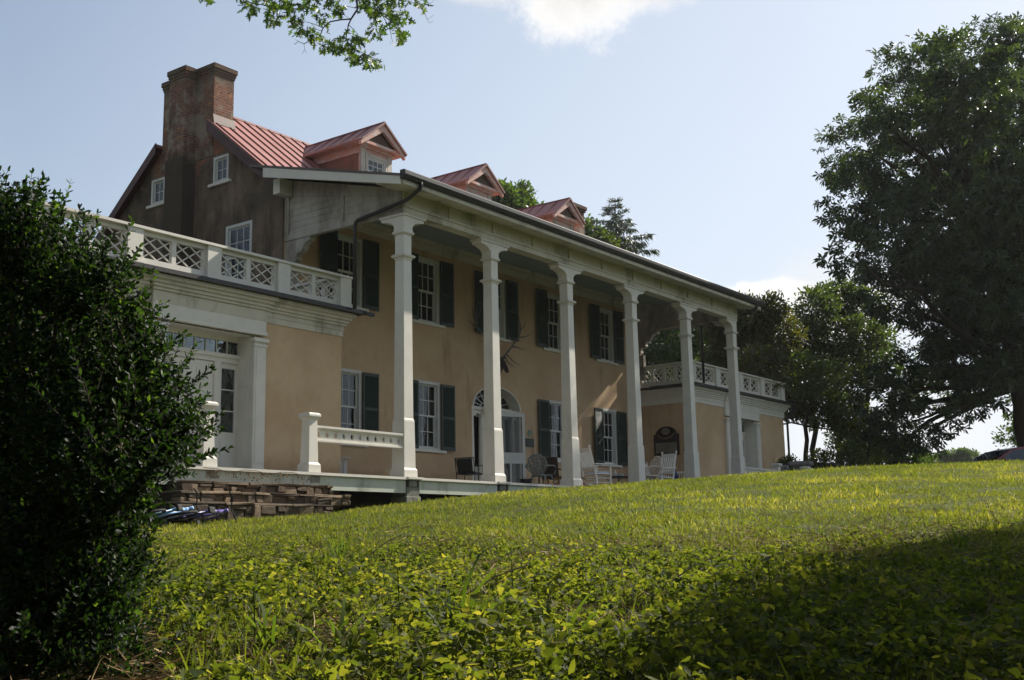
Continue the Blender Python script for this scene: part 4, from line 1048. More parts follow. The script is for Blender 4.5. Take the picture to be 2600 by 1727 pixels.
        for k in range(n):
            a, c = w*k+st, w*(k+1)-st; nd = 2
            hh = z1-z0; ww = c-a
            for fam in (1, -1):
                for j in range(-nd+1, nd+1) if 0 else np.arange(-nd+1, nd)*1.0:
                    # line: (u-a)/ww*nd - fam*(z)/hh*nd = j (or nd-based for the other family)
                    pts = []
                    for (fx, fz) in ((0, None), (1, None), (None, 0), (None, 1)):
                        if fx is not None:
                            z = (fx-(j/nd)) if fam > 0 else (1-fx-(j/nd)); 
                            if -1e-6 <= z <= 1+1e-6: pts.append((fx, z))
                        else:
                            x = (fz+j/nd) if fam > 0 else (1-fz-j/nd)
                            if -1e-6 <= x <= 1+1e-6: pts.append((x, fz))
                    pts = sorted(set((round(p[0], 4), round(p[1], 4)) for p in pts))
                    if len(pts) >= 2:
                        p0, p1 = pts[0], pts[-1]
                        if abs(p0[0]-p1[0]) < .05: continue
                        off = .012*fam
                        lat.bar(P(a+p0[0]*ww, z0+p0[1]*hh, off), P(a+p1[0]*ww, z0+p1[1]*hh, off), .022, .030, up=(t.y, -t.x, 0))
        pan.build('panel_frame', BM, ba); lat.build('lattice', BM, ba)
    for k in range(4):
        a, c = sorted((px[k], px[k+1])); panel_run((a+pw, F-.02, 0), (c-pw, F-.02, 0), 2)
    panel_run((inner, F+.12, 0), (inner, -.05, 0), 4)
    # plain run along the outer side
    panel_run((px[-1], F+.12, 0), (px[-1], 6.8, 0), 8)
wing(-7.65, XL, -3.92, XL)
wing(XR+.02, 24.35, 20.5, XR+.02)

# gutter and downspouts of the porch
b = MB(); n = 40
prof = [(.03, .075), (-.10, .075), (-.125, .05), (-.125, -.03), (-.09, -.10), (-.02, -.12), (.03, -.12)]
b.prism([(EY+.0+p[0], EZ-.01+p[1]) for p in prof], 0, PX0-.02, PX1+.02)
gt = b.build('porch_gutter', MT['gutter'], house)
def spout(pts, r=.045):
    P = [Vector(p) for p in pts]; out = [P[0]]
    for i in range(1, len(P)-1):
        a, c, e = P[i-1], P[i], P[i+1]; d0 = (a-c); d1 = (e-c); k = min(.12, d0.length*.45, d1.length*.45)
        s0, s1 = c+d0.normalized()*k, c+d1.normalized()*k
        for t in np.linspace(0, 1, 6): out.append(s0*(1-t)**2+c*2*t*(1-t)+s1*t*t)
    out.append(P[-1]); return MB().tube(out, r, 10)
spout([(-.34, EY-.06, 6.44), (-.34, EY-.06, 6.28), (-.30, -4.1, 6.10), (-.26, -2.48, 5.93), (-.26, -2.48, 3.88)]).build('downspout', MT['gutter'], house, smooth=True)
spout([(16.80, EY-.06, 6.44), (16.80, EY-.06, 6.26), (16.75, -4.1, 6.10), (16.72, -2.48, 5.95), (16.72, -2.48, 3.90)]).build('downspout', MT['gutter'], house, smooth=True)
spout([(24.65, -2.34, 3.82), (24.65, -2.34, 3.60), (24.45, -2.12, 3.35), (24.42, -2.12, .0)]).build('downspout', MT['gutter'], house, smooth=True)

# ------------------------------------------------------------------ stone steps
steps = thing('stone_steps', 'rough fieldstone steps with worn flat treads below the porch opening', 'steps', (-4.3, -4.4, -.9))
def stone_course(name, x0, x1, y0, y1, z0, z1, slab=True, dx=0):
    b = MB(); zt = z1-.05
    def rows(u0, u1, fn):
        u = u0
        while u < u1-.02:
            w = random.uniform(.09, .38); e = min(u+w, u1)
            if random.random() < .55 and zt-z0 > .10:
                zm = z0+(zt-z0)*random.uniform(.25, .75); fn(u, e-random.uniform(0,.04), z0, zm); fn(u+random.uniform(0,.04), e, zm, zt)
            else: fn(u, e, z0, zt)
            u = e
    def jit(vs): return [(x+random.uniform(-.022, .022), y+random.uniform(-.022, .022), z+random.uniform(-.014, .010)) for x, y, z in vs]
    def blk(xa, xb, ya, yb, za, zb_):
        vs = jit([(xa,ya,za),(xb,ya,za),(xb,yb,za),(xa,yb,za),(xa,ya,zb_),(xb,ya,zb_),(xb,yb,zb_),(xa,yb,zb_)])
        b.add(vs, [(0,3,2,1),(4,5,6,7),(0,1,5,4),(1,2,6,5),(2,3,7,6),(3,0,4,7)])
    rows(x0, x1, lambda u, e, za, zb_: blk(u+.006, e-.006, y0-.02+random.uniform(0, .06), y0+.25, za+.002, zb_-.004))
    rows(y0+.25, y1, lambda u, e, za, zb_: blk(x1-.25, x1-random.uniform(0, .03), u+.006, e-.006, za, zb_))
    b.box(x0+.02, x1-.045, y0+.045, y1, z0, zt-.006, rnd=0.0)
    u = x0
    while u < x1-.02:
        e = min(u+random.uniform(.3, .95), x1); dz = random.uniform(-.004, .004); blk(u+.004, e-.004, y0+.005-random.uniform(0, .03), y1, zt+.002, z1+dz); u = e
    return b.build(name, MT['stone'], steps, tuple(-v for v in (-4.3, -4.4, -.9)), bevel=.022)
stone_course('step', -6.3, -2.76, -4.42, -3.98, -.46, -.27)
stone_course('step', -6.6, -2.68, -4.80, -4.0, -.66, -.465)
stone_course('step', -6.9, -3.5, -5.16, -4.0, -.98, -.665)

# ------------------------------------------------------------------ chairs
def rocker(label, loc, rot, cat='rocking chair', pillow=True, scale=1.0, group='white rocking chairs on the porch'):
    """front of the chair faces local +x"""
    t = thing('rocking_chair', label, cat, loc, rot, group); t.scale = (scale,)*3
    hw = .28; W = MT['chairwhite']
    for s in (-1, 1):
        b = MB()                                    # rear post, leaning back, with turned finial
        b.tube([(-.20, s*hw, .09), (-.24, s*hw, .42), (-.34, s*hw*.95, .85), (-.42, s*hw*.93, 1.12)], [.021, .024, .021, .019], 8)
        b.lathe([(.014, 0), (.018, .01), (.028, .03), (.028, .045), (.012, .07)], (-.425, s*hw*.93, 1.11), 8)
        b.build('rear_post', W, t)
        MB().tube([(.27, s*hw*1.05, .085), (.27, s*hw*1.05, .66)], [.021, .023], 8).build('front_leg', W, t)
        pts = [(-.52+1.0*k/10, s*hw*1.02, .035+.20*((-.52+1.0*k/10+.02)/.5)**2*.45) for k in range(11)]
        MB().tube(pts, .019, 6).build('rocker', W, t)
        b = MB(); b.box(-.30, .34, s*(hw+.03)-.045, s*(hw+.03)+.045, .66, .685); b.build('arm', W, t, bevel=.006)
    b = MB(); b.box(-.22, .29, -hw, hw, .40, .425); b.build('seat', W, t, bevel=.006)
    b = MB(); b.bar((-.395, -hw*.93, 1.055), (-.395, hw*.93, 1.055), .022, .10, (-.25, 0, 1)); b.bar((-.275, -hw*.95, .56), (-.275, hw*.95, .56), .022, .06, (-.25, 0, 1))
    for k in range(7):
        y = -hw*.78+hw*1.56*k/6; b.bar((-.275, y, .585), (-.392, y, 1.01), .038, .012, (0, 1, 0))
    b.build('backrest', W, t)
    b = MB()
    for z in (.17, .29):
        for s in (-1, 1): b.tube([(-.215, s*hw, z), (.27, s*hw*1.05, z)], .011, 6)
        b.tube([(.27, -hw, z+.03), (.27, hw, z+.03)], .011, 6); b.tube([(-.215, -hw, z+.02), (-.215, hw, z+.02)], .011, 6)
    b.build('stretcher', W, t)
    if pillow: MB().box(-.18, .26, -hw+.03, hw-.03, .427, .475).build('cushion', MT['cushion'], t, bevel=.02)
    return t
def on(px, y, z=.45): p = onY(px, 1150, y); return float(p[0]), y
x, y = on(1512, -3.42)
rocker('white slat back rocking chair with blue cushion, beside the third column', (x, y, .0), R(-18))
x, y = on(1672, -3.42)
rocker('white rocking chair turned left with ball finials, right of the fourth column', (x+.05, y, 0), R(168), pillow=False, scale=1.06)
x, y = on(1672, -1.15)
rocker('white rocking chair farthest back, below the dark framed sign', (x-.1, y, 0), R(-75), pillow=False, scale=1.06)

def slat_bench(label, x, y, rot, w=1.5, mat='chairwhite'):
    t = thing('slat_bench', label, 'bench', (x, y, 0), rot); W = MT[mat]
    for s in (-1, 1):
        MB().tube([(-.25, s*w/2, 0), (-.27, s*w/2, .45), (-.34, s*w/2, .90)], .024, 6).build('leg', W, t)
        MB().tube([(.25, s*w/2, 0), (.25, s*w/2, .62)], .024, 6).build('leg', W, t)
        MB().box(-.3, .30, s*w/2-.035, s*w/2+.035, .62, .645).build('arm', W, t)
    b = MB()
    for k in range(7): b.box(-.26+.075*k, -.20+.075*k, -w/2, w/2, .42, .44)
    b.build('seat', W, t)
    b = MB(); b.bar((-.34, -w/2, .88), (-.34, w/2, .88), .03, .06); b.bar((-.28, -w/2, .52), (-.28, w/2, .52), .03, .05)
    n = int(w/.085)
    for k in range(1, n): yy = -w/2+w*k/n; b.bar((-.28, yy, .52), (-.34, yy, .87), .035, .012, (0, 1, 0))
    b.build('backrest', W, t); return t
x, y = on(1735, -1.25); slat_bench('long white slatted bench against the right wing wall', 16.2, -1.05, PI, 1.55)

def shell_chair(label, loc, rot, mat, name='ironwork_chair', cat='garden chair', s=1.0, arms=True):
    """cast iron garden chair with a pierced fan back and curved legs; front faces +x"""
    t = thing(name, label, cat, loc, rot); W = MT[mat]; t.scale = (s,)*3
    b = MB(); n = 25
    out = []
    for k in range(n):
        a = PI*(.08+.84*k/(n-1)); rr = .31+.035*math.cos(k*2*PI/5)
        out.append((-.22-.10*math.sin(a), rr*math.cos(a)*1.0, .50+.42*math.sin(a)**.8+.035*(k % 2)))
    for k in range(n-1):
        b.bar(out[k], out[k+1], .03, .035)
        b.bar((-.20, out[k][1]*.45, .44), out[k], .022, .014, (0, 1, 0))
    for rr in (.2, .4, .6, .8): b.tube([(-.20+(p[0]+.20)*rr, p[1]*(.45+.55*rr), .44+(p[2]-.44)*rr) for p in out], .013, 5)
    b.build('backrest', W, t)
    b = MB(); b.lathe([(.02, .405), (.27, .41), (.28, .425), (.27, .44), (.02, .436)], (0, 0, 0), 18)
    b.build('seat', W, t)
    for sx, sy in ((1,1),(1,-1),(-1,1),(-1,-1)):
        MB().tube([(sx*.17, sy*.17, .41), (sx*.25, sy*.22, .30), (sx*.20, sy*.19, .14), (sx*.29, sy*.25, .0)], [.026, .022, .017, .02], 6).build('leg', W, t)
    if arms:
        for s_ in (-1, 1): MB().tube([(-.22, s_*.27, .66), (.02, s_*.33, .67), (.20, s_*.31, .62), (.18, s_*.26, .44)], .017, 6).build('arm', W, t)
    return t
x, y = on(1641, -3.25); shell_chair('peeling white ironwork chair with scalloped back, partly behind the fourth column', (x, y, 0), R(150), 'wornwhite', s=1.12)
x, y = on(1375, -1.5); shell_chair('grey ironwork chair with pierced fan back, right of the screen door', (x, y, 0), R(8), 'wicker', s=1.12)

def wood_armchair(label, loc, rot):
    t = thing('upholstered_chair', label, 'chair', loc, rot); W = MT['brownchair']
    b = MB(); b.bar((-.22, 0, .46), (-.34, 0, 1.0), .52, .06, (1, 0, .2)); b.build('backrest', W, t, bevel=.02)
    MB().box(-.24, .26, -.27, .27, .38, .47).build('seat', W, t, bevel=.02)
    for sx in (-1, 1):
        for sy in (-1, 1): MB().tube([(sx*.21, sy*.23, .38), (sx*.24, sy*.24, 0)], [.024, .016], 6).build('leg', W, t)
        MB().tube([(-.25, sx*.27, .66), (.18, sx*.29, .63), (.19, sx*.27, .40)], .020, 6).build('arm', W, t)
    return t
x, y = on(1408, -1.55); wood_armchair('dark brown high backed armchair, half hidden behind the third column', (x-.1, y, 0), R(15))

def iron_settee(label, loc, rot):
    t = thing('iron_armchair', label, 'chair', loc, rot); W = MT['iron']; w = .56
    b = MB(); 
    for p, q in (((-.24, -w/2, .45), (-.32, -w/2, .88)), ((-.24, w/2, .45), (-.32, w/2, .88)), ((-.32, -w/2, .88), (-.32, w/2, .88)), ((-.25, -w/2, .5), (-.25, w/2, .5))): b.tube([p, q], .014, 6)
    for k in range(9): yy = -w/2+w*k/8; b.tube([(-.25, yy, .5), (-.32, yy+.05*math.sin(k*2), .88)], .009, 5)
    b.build('backrest', W, t)
    MB().bar((-.255, 0, .50), (-.315, 0, .86), .46, .05, (1, 0, .1)).build('cushion', W, t, bevel=.02)
    MB().box(-.25, .26, -w/2, w/2, .44, .475).box(-.2, .22, -w/2+.04, w/2-.04, .476, .50).build('seat', W, t, bevel=.01)
    for sx in (-1, 1):
        MB().tube([(.24, sx*w/2, .45), (.25, sx*w/2, .2), (.29, sx*w/2, .0)], .014, 6).build('leg', W, t)
        MB().tube([(-.24, sx*w/2, .45), (-.26, sx*w/2, .2), (-.31, sx*w/2, .0)], .014, 6).build('leg', W, t)
        MB().tube([(-.29, sx*w/2, .68), (.20, sx*w/2, .69), (.25, sx*w/2, .64), (.24, sx*w/2, .45)], .014, 6).build('arm', W, t)
    b = MB(); b.tube([(.24, -w/2, .22), (-.24, w/2, .22)], .009, 5); b.tube([(.24, w/2, .22), (-.24, -w/2, .22)], .009, 5); b.build('stretcher', W, t)
    return t
x, y = on(1192, -.85); iron_settee('black iron armchair with dark cushion, left of the main entrance', (x, y, 0), R(12))

# white plank chair by the left wing wall, seen past the wing corner
def plank_chair(label, loc, rot):
    t = thing('plank_chair', label, 'chair', loc, rot, None); W = MT['sash']
    b = MB()
    for k in range(5): b.bar((-.20, -.24+.12*k, .30), (-.36, -.24+.12*k, .92+.05*math.sin(PI*k/4)), .10, .02, (0, 1, 0))
    b.build('backrest', W, t)
    b = MB()
    for k in range(6): b.box(-.25+.09*k, -.17+.09*k, -.28, .28, .32+.01*k, .34+.01*k)
    b.build('seat', W, t)
    for s in (-1, 1):
        MB().box(.20, .28, s*.30-.015, s*.30+.015, 0, .58).build('leg', W, t)
        MB().bar((-.35, s*.28, .05), (.24, s*.28, .36), .025, .10).build('leg', W, t)
        MB().box(-.32, .36, s*.33-.07, s*.33+.07, .585, .61).build('arm', W, t)
    return t
plank_chair('white wooden plank chair, mostly hidden behind the corner of the left wing', (.50, -1.05, 0), R(-35))
plank_chair('white wooden plank chair lying low behind the wing corner, under the railing', (.02, -2.75, -.12), R(-80)) if 0 else None

# low iron table with things on it, and the small items on the deck
def table(label, loc, rx, ry, h, mat, name='side_table'):
    t = thing(name, label, 'table', loc); W = MT[mat]
    vs = [(rx*math.cos(2*PI*k/28), ry*math.sin(2*PI*k/28)) for k in range(28)]
    MB().prism(vs, 2, h-.02, h).tube([(p[0], p[1], h-.012) for p in vs+vs[:1]], .014, 5).build('table_top', W, t)
    for sx in (-1, 1):
        for sy in (-1, 1): MB().tube([(sx*rx*.6, sy*ry*.6, h-.02), (sx*rx*.45, sy*ry*.45, h*.5), (sx*rx*.7, sy*ry*.7, 0)], .012, 6).build('leg', W, t)
    return t
x, y = on(1570, -2.3, .5); table('low black iron table behind the third and fourth columns', (x, y, 0), .55, .38, .50, 'iron', 'iron_table'); tx, ty = x, y
def bottle(label, loc, mat, h=.22, r=.045, name='bottle', cat='bottle'):
    o = MB().lathe([(.01, 0), (r, .005), (r*1.05, h*.5), (r*.9, h*.62), (r*.35, h*.78), (r*.33, h), (.008, h)], (0, 0, 0), 14).build(name, MT[mat], None, loc, smooth=True)
    return tag(o, label, cat)
x, y = on(1713, -1.9, .7); table('small black iron table holding a blue bottle', (x, y, 0), .34, .34, .60, 'iron'); bottle('blue glazed bottle standing on the small iron table', (x, y, .602), 'bluegl', .30, .07)
def bowl(label, loc, mat, r=.12, h=.10, name='bowl'):
    return tag(MB().lathe([(r*.4, 0), (r*.75, h*.3), (r, h), (r*.93, h), (r*.65, h*.35), (.01, h*.2)], (0, 0, 0), 18).build(name, MT[mat], None, loc, smooth=True), label, 'bowl')
bowl('white enamel bowl on the low black iron table', (tx+.12, ty+.05, .502), 'sash', .13, .09)
bottle('small white pitcher on the low black iron table', (tx-.22, ty, .502), 'sash', .20, .06, 'pitcher', 'pitcher')
# planter box with greens near the deck edge
x, y = on(1578, -3.35)
pl_ = thing('planter_box', 'stone coloured trough planter at the foot of the fourth column', 'planter', (x, y, 0))
MB().taper(0, 0, 0, .20, .30, .13, .34, .16).build('trough', MT['straw'], pl_, bevel=.01)
MB().box(-.31, .31, -.13, .13, .201, .21).build('soil', MT['foundation'], pl_)
# terracotta pots with small flowers
FLG = mat_leaf('pot_plant_leaves', [(0, (.04, .08, .02)), (.5, (.08, .14, .03)), (.8, (.55, .14, .05)), (1, (.75, .28, .08))], .3)
for lab, px, yy, s in (('small terracotta pot of orange flowers, between the brown armchair and third column', 1412, -2.9, .9), ('tiny terracotta pot of orange flowers on the deck edge, under the brown armchair', 1388, -3.3, .6), ('yellow flowering pot at the right foot of the third column', 1476, -3.45, .9)):
    x, y = on(px, yy); t = thing('flower_pot', lab, 'flower pot', (x, y, .0)); t.scale = (s,)*3
    MB().lathe([(.06, 0), (.09, .15), (.105, .15), (.105, .18), (.085, .18), (.07, .13), (.01, .13)], seg=14).build('pot', MT['terracotta'], t)
    n = 60; P = rdir(n, .6)*np.array([.10, .10, .12])+np.array([0, 0, .20]); leaves('flowers', P, rdir(n, .5), rdir(n, 1), rng.uniform(.04, .07, n), T_OVAL, FLG, t)
# boot scraper / small black urn by the door
x, y = on(1334, -1.2); t = thing('iron_urn', 'squat black iron urn with splayed feet, right of the screen door', 'urn', (x, y, 0))
MB().lathe([(.05, .14), (.10, .16), (.16, .24), (.17, .33), (.20, .37), (.18, .38), (.14, .33), (.10, .2), (.01, .18)], seg=16).build('bowl', MT['iron'], t, smooth=True)
for k in range(3):
    a = 2*PI*k/3+.4; MB().tube([(.04*math.cos(a), .04*math.sin(a), .16), (.13*math.cos(a), .13*math.sin(a), .16), (.12*math.cos(a), .12*math.sin(a), .06), (.18*math.cos(a), .18*math.sin(a), .0)], .022, 6).build('foot', MT['iron'], t)

# plaques beside the door
tag(MB().box(9.60, 10.02, -.035, -.004, 1.47, 1.73).box(9.62, 10.0, -.040, -.036, 1.49, 1.71).build('bronze_plaque', MT['bronze'], None), 'dark bronze plaque on the stucco right of the entrance', 'plaque')
tag(MB().prism([(9.74, 1.80), (9.92, 1.80), (9.92, 1.95), (9.88, 2.0), (9.78, 2.0), (9.74, 1.95)], 1, -.025, -.004).build('fire_mark', MT['verdigris'], None), 'small pale green emblem plate above the bronze plaque', 'plaque')

# carved sign board on the right wing wall
X = XR-.002
sg = thing('sign_board', 'arched dark framed board with cream panel on the right wing side wall', 'sign', (X, -.98, 1.5))
def yz(pts): return [(y-(-.98), z-1.5) for y, z in pts]
arcp = [(-.98+.40*math.cos(t), 2.24+.27*math.sin(t)) for t in np.linspace(PI, 0, 18)]
MB().prism(yz([(-1.47, 1.51), (-1.47, 2.24)]+arcp+[(-.49, 2.24), (-.49, 1.51)]), 0, -.06, -.004).build('frame', MT['signframe'], sg, bevel=.008)
MB().box(-.066, -.061, -.42, .42, .085, .44).build('panel', MT['paper'], sg)
MB().prism([( .165*math.cos(t), .83+.12*math.sin(t)) for t in np.linspace(0, 2*PI, 24)[:-1]], 0, -.072, -.061).build('medallion', MT['paper'], sg)
b = MB(); b.tube([(-.068, .34*math.cos(t), .82+.22*math.sin(t)) for t in np.linspace(PI*1.07, PI*1.93, 18)], [.010+.022*math.sin(PI*k/17) for k in range(18)], 6)
b.build('gilt_swag', MT['gold'], sg)
b = MB()
for r_ in range(7): b.box(-.0685, -.067, -.36+(r_ % 3)*.03, .36-(r_ % 2)*.05, .125+.043*r_, .132+.043*r_)
b.box(-.0745, -.073, -.09, .09, .86, .872); b.box(-.0745, -.073, -.11, .11, .82, .832)
b.build('lettering', MT['foundation'], sg)

# elk head with antlers over the door
ek = thing('mounted_elk_head', 'dark elk head with wide branching antlers mounted above the arched entrance', 'trophy', (8.10, 0, 3.72)); ek.scale = (1.08, .62, 1.08)
H = MT['hide']; b = MB()
ring = []
secs = [((0, -.01, -.05), .24, .30), ((0, -.16, .0), .20, .25), ((0, -.34, .08), .15, .19), ((0, -.46, .12), .13, .15), ((0, -.58, .06), .105, .115), ((0, -.72, -.06), .075, .08), ((0, -.80, -.13), .065, .062), ((0, -.84, -.17), .03, .03)]
vs = []; sg_ = 14
for i, (c, rx, rz) in enumerate(secs):
    t = Vector(secs[min(i+1, 7)][0])-Vector(secs[max(i-1, 0)][0]); t.normalize(); up = Vector((0, 0, 1)); u2 = (up-t*up.dot(t)).normalized()
    for k in range(sg_): a = 2*PI*k/sg_; p = Vector(c)+Vector((1, 0, 0))*rx*math.cos(a)+u2*rz*math.sin(a); vs.append(tuple(p))
b.add(vs, [(i*sg_+k, i*sg_+(k+1) % sg_, (i+1)*sg_+(k+1) % sg_, (i+1)*sg_+k) for i in range(7) for k in range(sg_)]+[tuple(range(sg_))[::-1], tuple(7*sg_+k for k in range(sg_))])
b.build('head', H, ek, smooth=True)
for s in (-1, 1):
    MB().tube([(s*.10, -.40, .24), (s*.19, -.38, .30), (s*.27, -.36, .28)], [.03, .05, .008], 8).build('ear', H, ek, smooth=True)
    MB().ell((s*.105, -.50, .17), (.02, .025, .02), 8, 6).build('eye', MT['iron'], ek)
MB().lathe([(.3, 0), (.3, .01)], seg=4) if 0 else None
MB().prism([(.30*math.cos(t), .36*math.sin(t)-.05) for t in np.linspace(0, 2*PI, 24)[:-1]], 1, -.03, -.004).build('shield', MT['barge'], ek, bevel=.006)
for s in (-1, 1):
    b = MB()
    beam = [(s*.07, -.45, .26), (s*.16, -.44, .34), (s*.33, -.40, .50), (s*.52, -.36, .68), (s*.75, -.33, .92), (s*.83, -.33, 1.08), (s*.83, -.35, 1.32)]
    b.tube(beam, [.034, .030, .026, .024, .024, .020, .008], 7)
    for tn in ([(s*.75, -.33, .92), (s*.95, -.40, .95), (s*1.18, -.48, 1.06)], [(s*.83, -.33, 1.12), (s*.93, -.37, 1.24), (s*1.0, -.42, 1.38)], [(s*.83, -.33, 1.1), (s*.75, -.42, 1.3), (s*.68, -.48, 1.52)],
               [(s*.45, -.38, .62), (s*.62, -.52, .60), (s*.82, -.62, .56)], [(s*.13, -.45, .31), (s*.20, -.58, .12), (s*.40, -.66, .02)], [(s*.20, -.43, .38), (s*.34, -.56, .22), (s*.58, -.66, .10)]):
        b.tube(tn, [.022, .017, .005], 6)
    b.build('antler', MT['antler'], ek, smooth=True).scale = (1.22, 1, 1.05)

# ------------------------------------------------------------------ bicycle lying beside the steps
def bicycle(label, loc, rot, lean, mat):
    t = thing('bicycle', label, 'bicycle', loc, rot); t.rotation_euler = (lean, 0, rot)
    def ring(cx, r0, r1): return [(cx+r0*math.cos(a), 0, .30+r0*math.sin(a)) for a in np.linspace(0, 2*PI, 25)]
    for cx in (-.48, .48):
        w = MB().tube(ring(cx, .28, 0), .022, 8).build('wheel', MT['rubber'], t)
        MB().tube(ring(cx, .255, 0), .008, 6).lathe([(.02, 0), (.02, .01)], (cx, 0, .3), 8).build('rim', MT['rubber'], w)
        b = MB()
        for k in range(14): a = 2*PI*k/14; b.tube([(cx, 0, .3), (cx+.25*math.cos(a), 0, .3+.25*math.sin(a))], .0025, 4)
        b.build('spokes', MT['steel'], w)
    M_ = MT[mat]; b = MB()
    for p, q, r in (((-.48, .0, .3), (-.05, 0, .28), .014), ((-.48, 0, .3), (-.18, 0, .62), .014), ((-.05, 0, .28), (-.18, 0, .68), .026), ((-.05, 0, .28), (.34, 0, .62), .034), ((-.17, 0, .62), (.32, 0, .70), .030), ((.33, 0, .60), (.31, 0, .78), .028)): b.tube([p, q], r, 10)
    b.build('frame', M_, t, smooth=True)
    b = MB(); b.tube([(.33, .0, .6), (.38, .05, .55), (.48, .05, .3)], .016, 7); b.tube([(.33, .0, .6), (.38, -.05, .55), (.48, -.05, .3)], .016, 7); b.build('fork', M_, t, smooth=True)
    MB().tube([(.26, -.28, .88), (.30, -.2, .90), (.31, 0, .84), (.30, .2, .90), (.26, .28, .88)], .013, 7).build('handlebar', MT['rubber'], t)
    MB().box(-.30, -.08, -.055, .055, .70, .745).build('saddle', MT['rubber'], t, bevel=.02)
    b = MB(); b.lathe([(.075, -.005), (.075, .005)], (0, 0, 0), 16); 
    MB().tube([(-.05, -.09, .28), (-.05, .09, .28)], .012, 6).box(-.10, .0, .09, .17, .14, .16).box(-.10, .0, -.17, -.09, .40, .42).build('pedals', MT['rubber'], t)
    return t
p = onY(352, 1300, -5.2); g_ = float(zg(p[0], -5.0))
bicycle('pale blue bicycle tipped over in the shade beside the bush', (float(p[0])+.0, -5.2, g_+.10), R(35), R(74), 'bikeblue')
p = onY(425, 1296, -5.1); g_ = float(zg(p[0], -4.7))
bicycle('purple bicycle tipped over left of the stone steps', (float(p[0])+.1, -5.15, g_+.08), R(28), R(78), 'bikepurple')

# ------------------------------------------------------------------ stone pedestals beyond the right wing
def pedestal(label, px, py, d, s):
    q = at(px, py, d); z0 = float(zg(q[0], q[1]))-.1; h = q[2]-z0
    t = thing('stone_pedestal', label, 'pedestal', (q[0], q[1], z0), R(10)); b = MB()
    b.taper(0, 0, 0, .2, s*1.1, s*1.1, s*1.05, s*1.05); b.taper(0, 0, .2, h-.28, s*.72, s*.72, s*.66, s*.66); b.build('shaft', MT['pedestal'], t, bevel=.01)
    MB().taper(0, 0, h-.28, h-.14, s*.67, s*.67, s*1.15, s*1.15).taper(0, 0, h-.14, h, s*1.25, s*1.25, s*1.2, s*1.2).build('cap', MT['pedestal'], t, bevel=.01)
pedestal('small grey stone pedestal against the end of the right wing', 1987, 1182, 43, .16)
pedestal('large grey stone pedestal beyond the right wing, with flared cap', 2034, 1172, 44, .32)
pedestal('low broad stone pedestal half sunk in shrubs, farthest right', 2105, 1178, 47, .42)

# ------------------------------------------------------------------ parked car behind the crest
def car(label, px, d, zground, rot, mat):
    q = at(px, 1160, d); t = thing('parked_car', label, 'car', (q[0], q[1], zground), rot)
    def section(poly, w0, w1, name, m, y_in=None):
        b = MB(); n = len(poly); vs = []
        for (x, z) in poly: vs.append((x, -(w0 if z < .9 else w1), z))
        for (x, z) in poly: vs.append((x, (w0 if z < .9 else w1), z))
        b.add(vs, [tuple(range(n)), tuple(range(2*n-1, n-1, -1))]+[(i, i+n, (i+1) % n+n, (i+1) % n) for i in range(n)])
        return b.build(name, m, t, bevel=.05)
    body = section([(-2.15,.35),(-2.18,.62),(-2.0,.80),(-1.15,.93),(1.75,.97),(2.12,.90),(2.18,.6),(2.12,.35),(1.75,.28),(-1.8,.28)], .88, .80, 'body', MT[mat])
    cab = [(-1.22,.92),(-.35,1.36),(.0,1.44),(.7,1.47),(1.35,1.40),(1.95,.97)]
    b = MB(); n = len(cab); vs = []
    for s in (-1, 1):
        for x, z in cab: vs.append((x, s*(.80-.22*(z-.92)/.55), z))
    b.add(vs, [tuple(range(n))[::-1], tuple(range(n, 2*n))]+[(i, i+1, i+1+n, i+n) for i in range(n-1)])
    b.build('roof', MT[mat], t, bevel=.03)
    g = MB()
    for s in (-1, 1):
        def q_(x, z, o=.006): return (x, s*(.80-.22*(z-.92)/.55+o), z)
        for poly in ([(-.95,.97),(-.30,1.31),(.25,1.38),(.25,.98)], [(.33,.98),(.33,1.38),(.95,1.37),(1.15,1.0)], [(1.22,1.0),(1.03,1.36),(1.28,1.31),(1.62,1.02)]):
            g.add([q_(*p) for p in poly], [tuple(range(4))])
    g.add([(-1.17,-.74,.955),(-.40,-.62,1.345),(-.40,.62,1.345),(-1.17,.74,.955)], [(0,1,2,3)])
    g.v = [tuple(v) for v in g.v]
    for i in range(len(g.v)-4, len(g.v)): x, y, z = g.v[i]; g.v[i] = (x-.012, y, z+.012)
    g.add([(1.90,-.7,1.01),(1.40,-.6,1.37),(1.40,.6,1.37),(1.90,.7,1.01)], [(0,1,2,3)])
    for i in range(len(g.v)-4, len(g.v)): x, y, z = g.v[i]; g.v[i] = (x+.015, y, z+.012)
    g.build('window', MT['carglass'], t)
    for x in (-1.35, 1.35):
        for s in (-1, 1):
            w = MB(); w.prism([(x+.32*math.cos(a), .32+.32*math.sin(a)) for a in np.linspace(0, 2*PI, 21)[:-1]], 1, s*.70, s*.89)
            wo = w.build('wheel', MT['rubber'], t); MB().prism([(x+.2*math.cos(a), .32+.2*math.sin(a)) for a in np.linspace(0, 2*PI, 17)[:-1]], 1, s*.885, s*.895).build('rim', MT['steel'], wo)
    for s in (-1, 1):
        MB().ell((-2.08, s*.62, .70), (.10, .2, .09), 10, 6).build('headlight', MT['carglass'], t); MB().ell((-.85, s*.90, 1.0), (.08, .10, .07), 8, 6).build('mirror', MT[mat], t)
    return t
car('dark red car parked beyond the crest of the lawn at the far right', 2560, 38.5, .0, math.atan2(_r[1], _r[0])+R(14), 'carred')

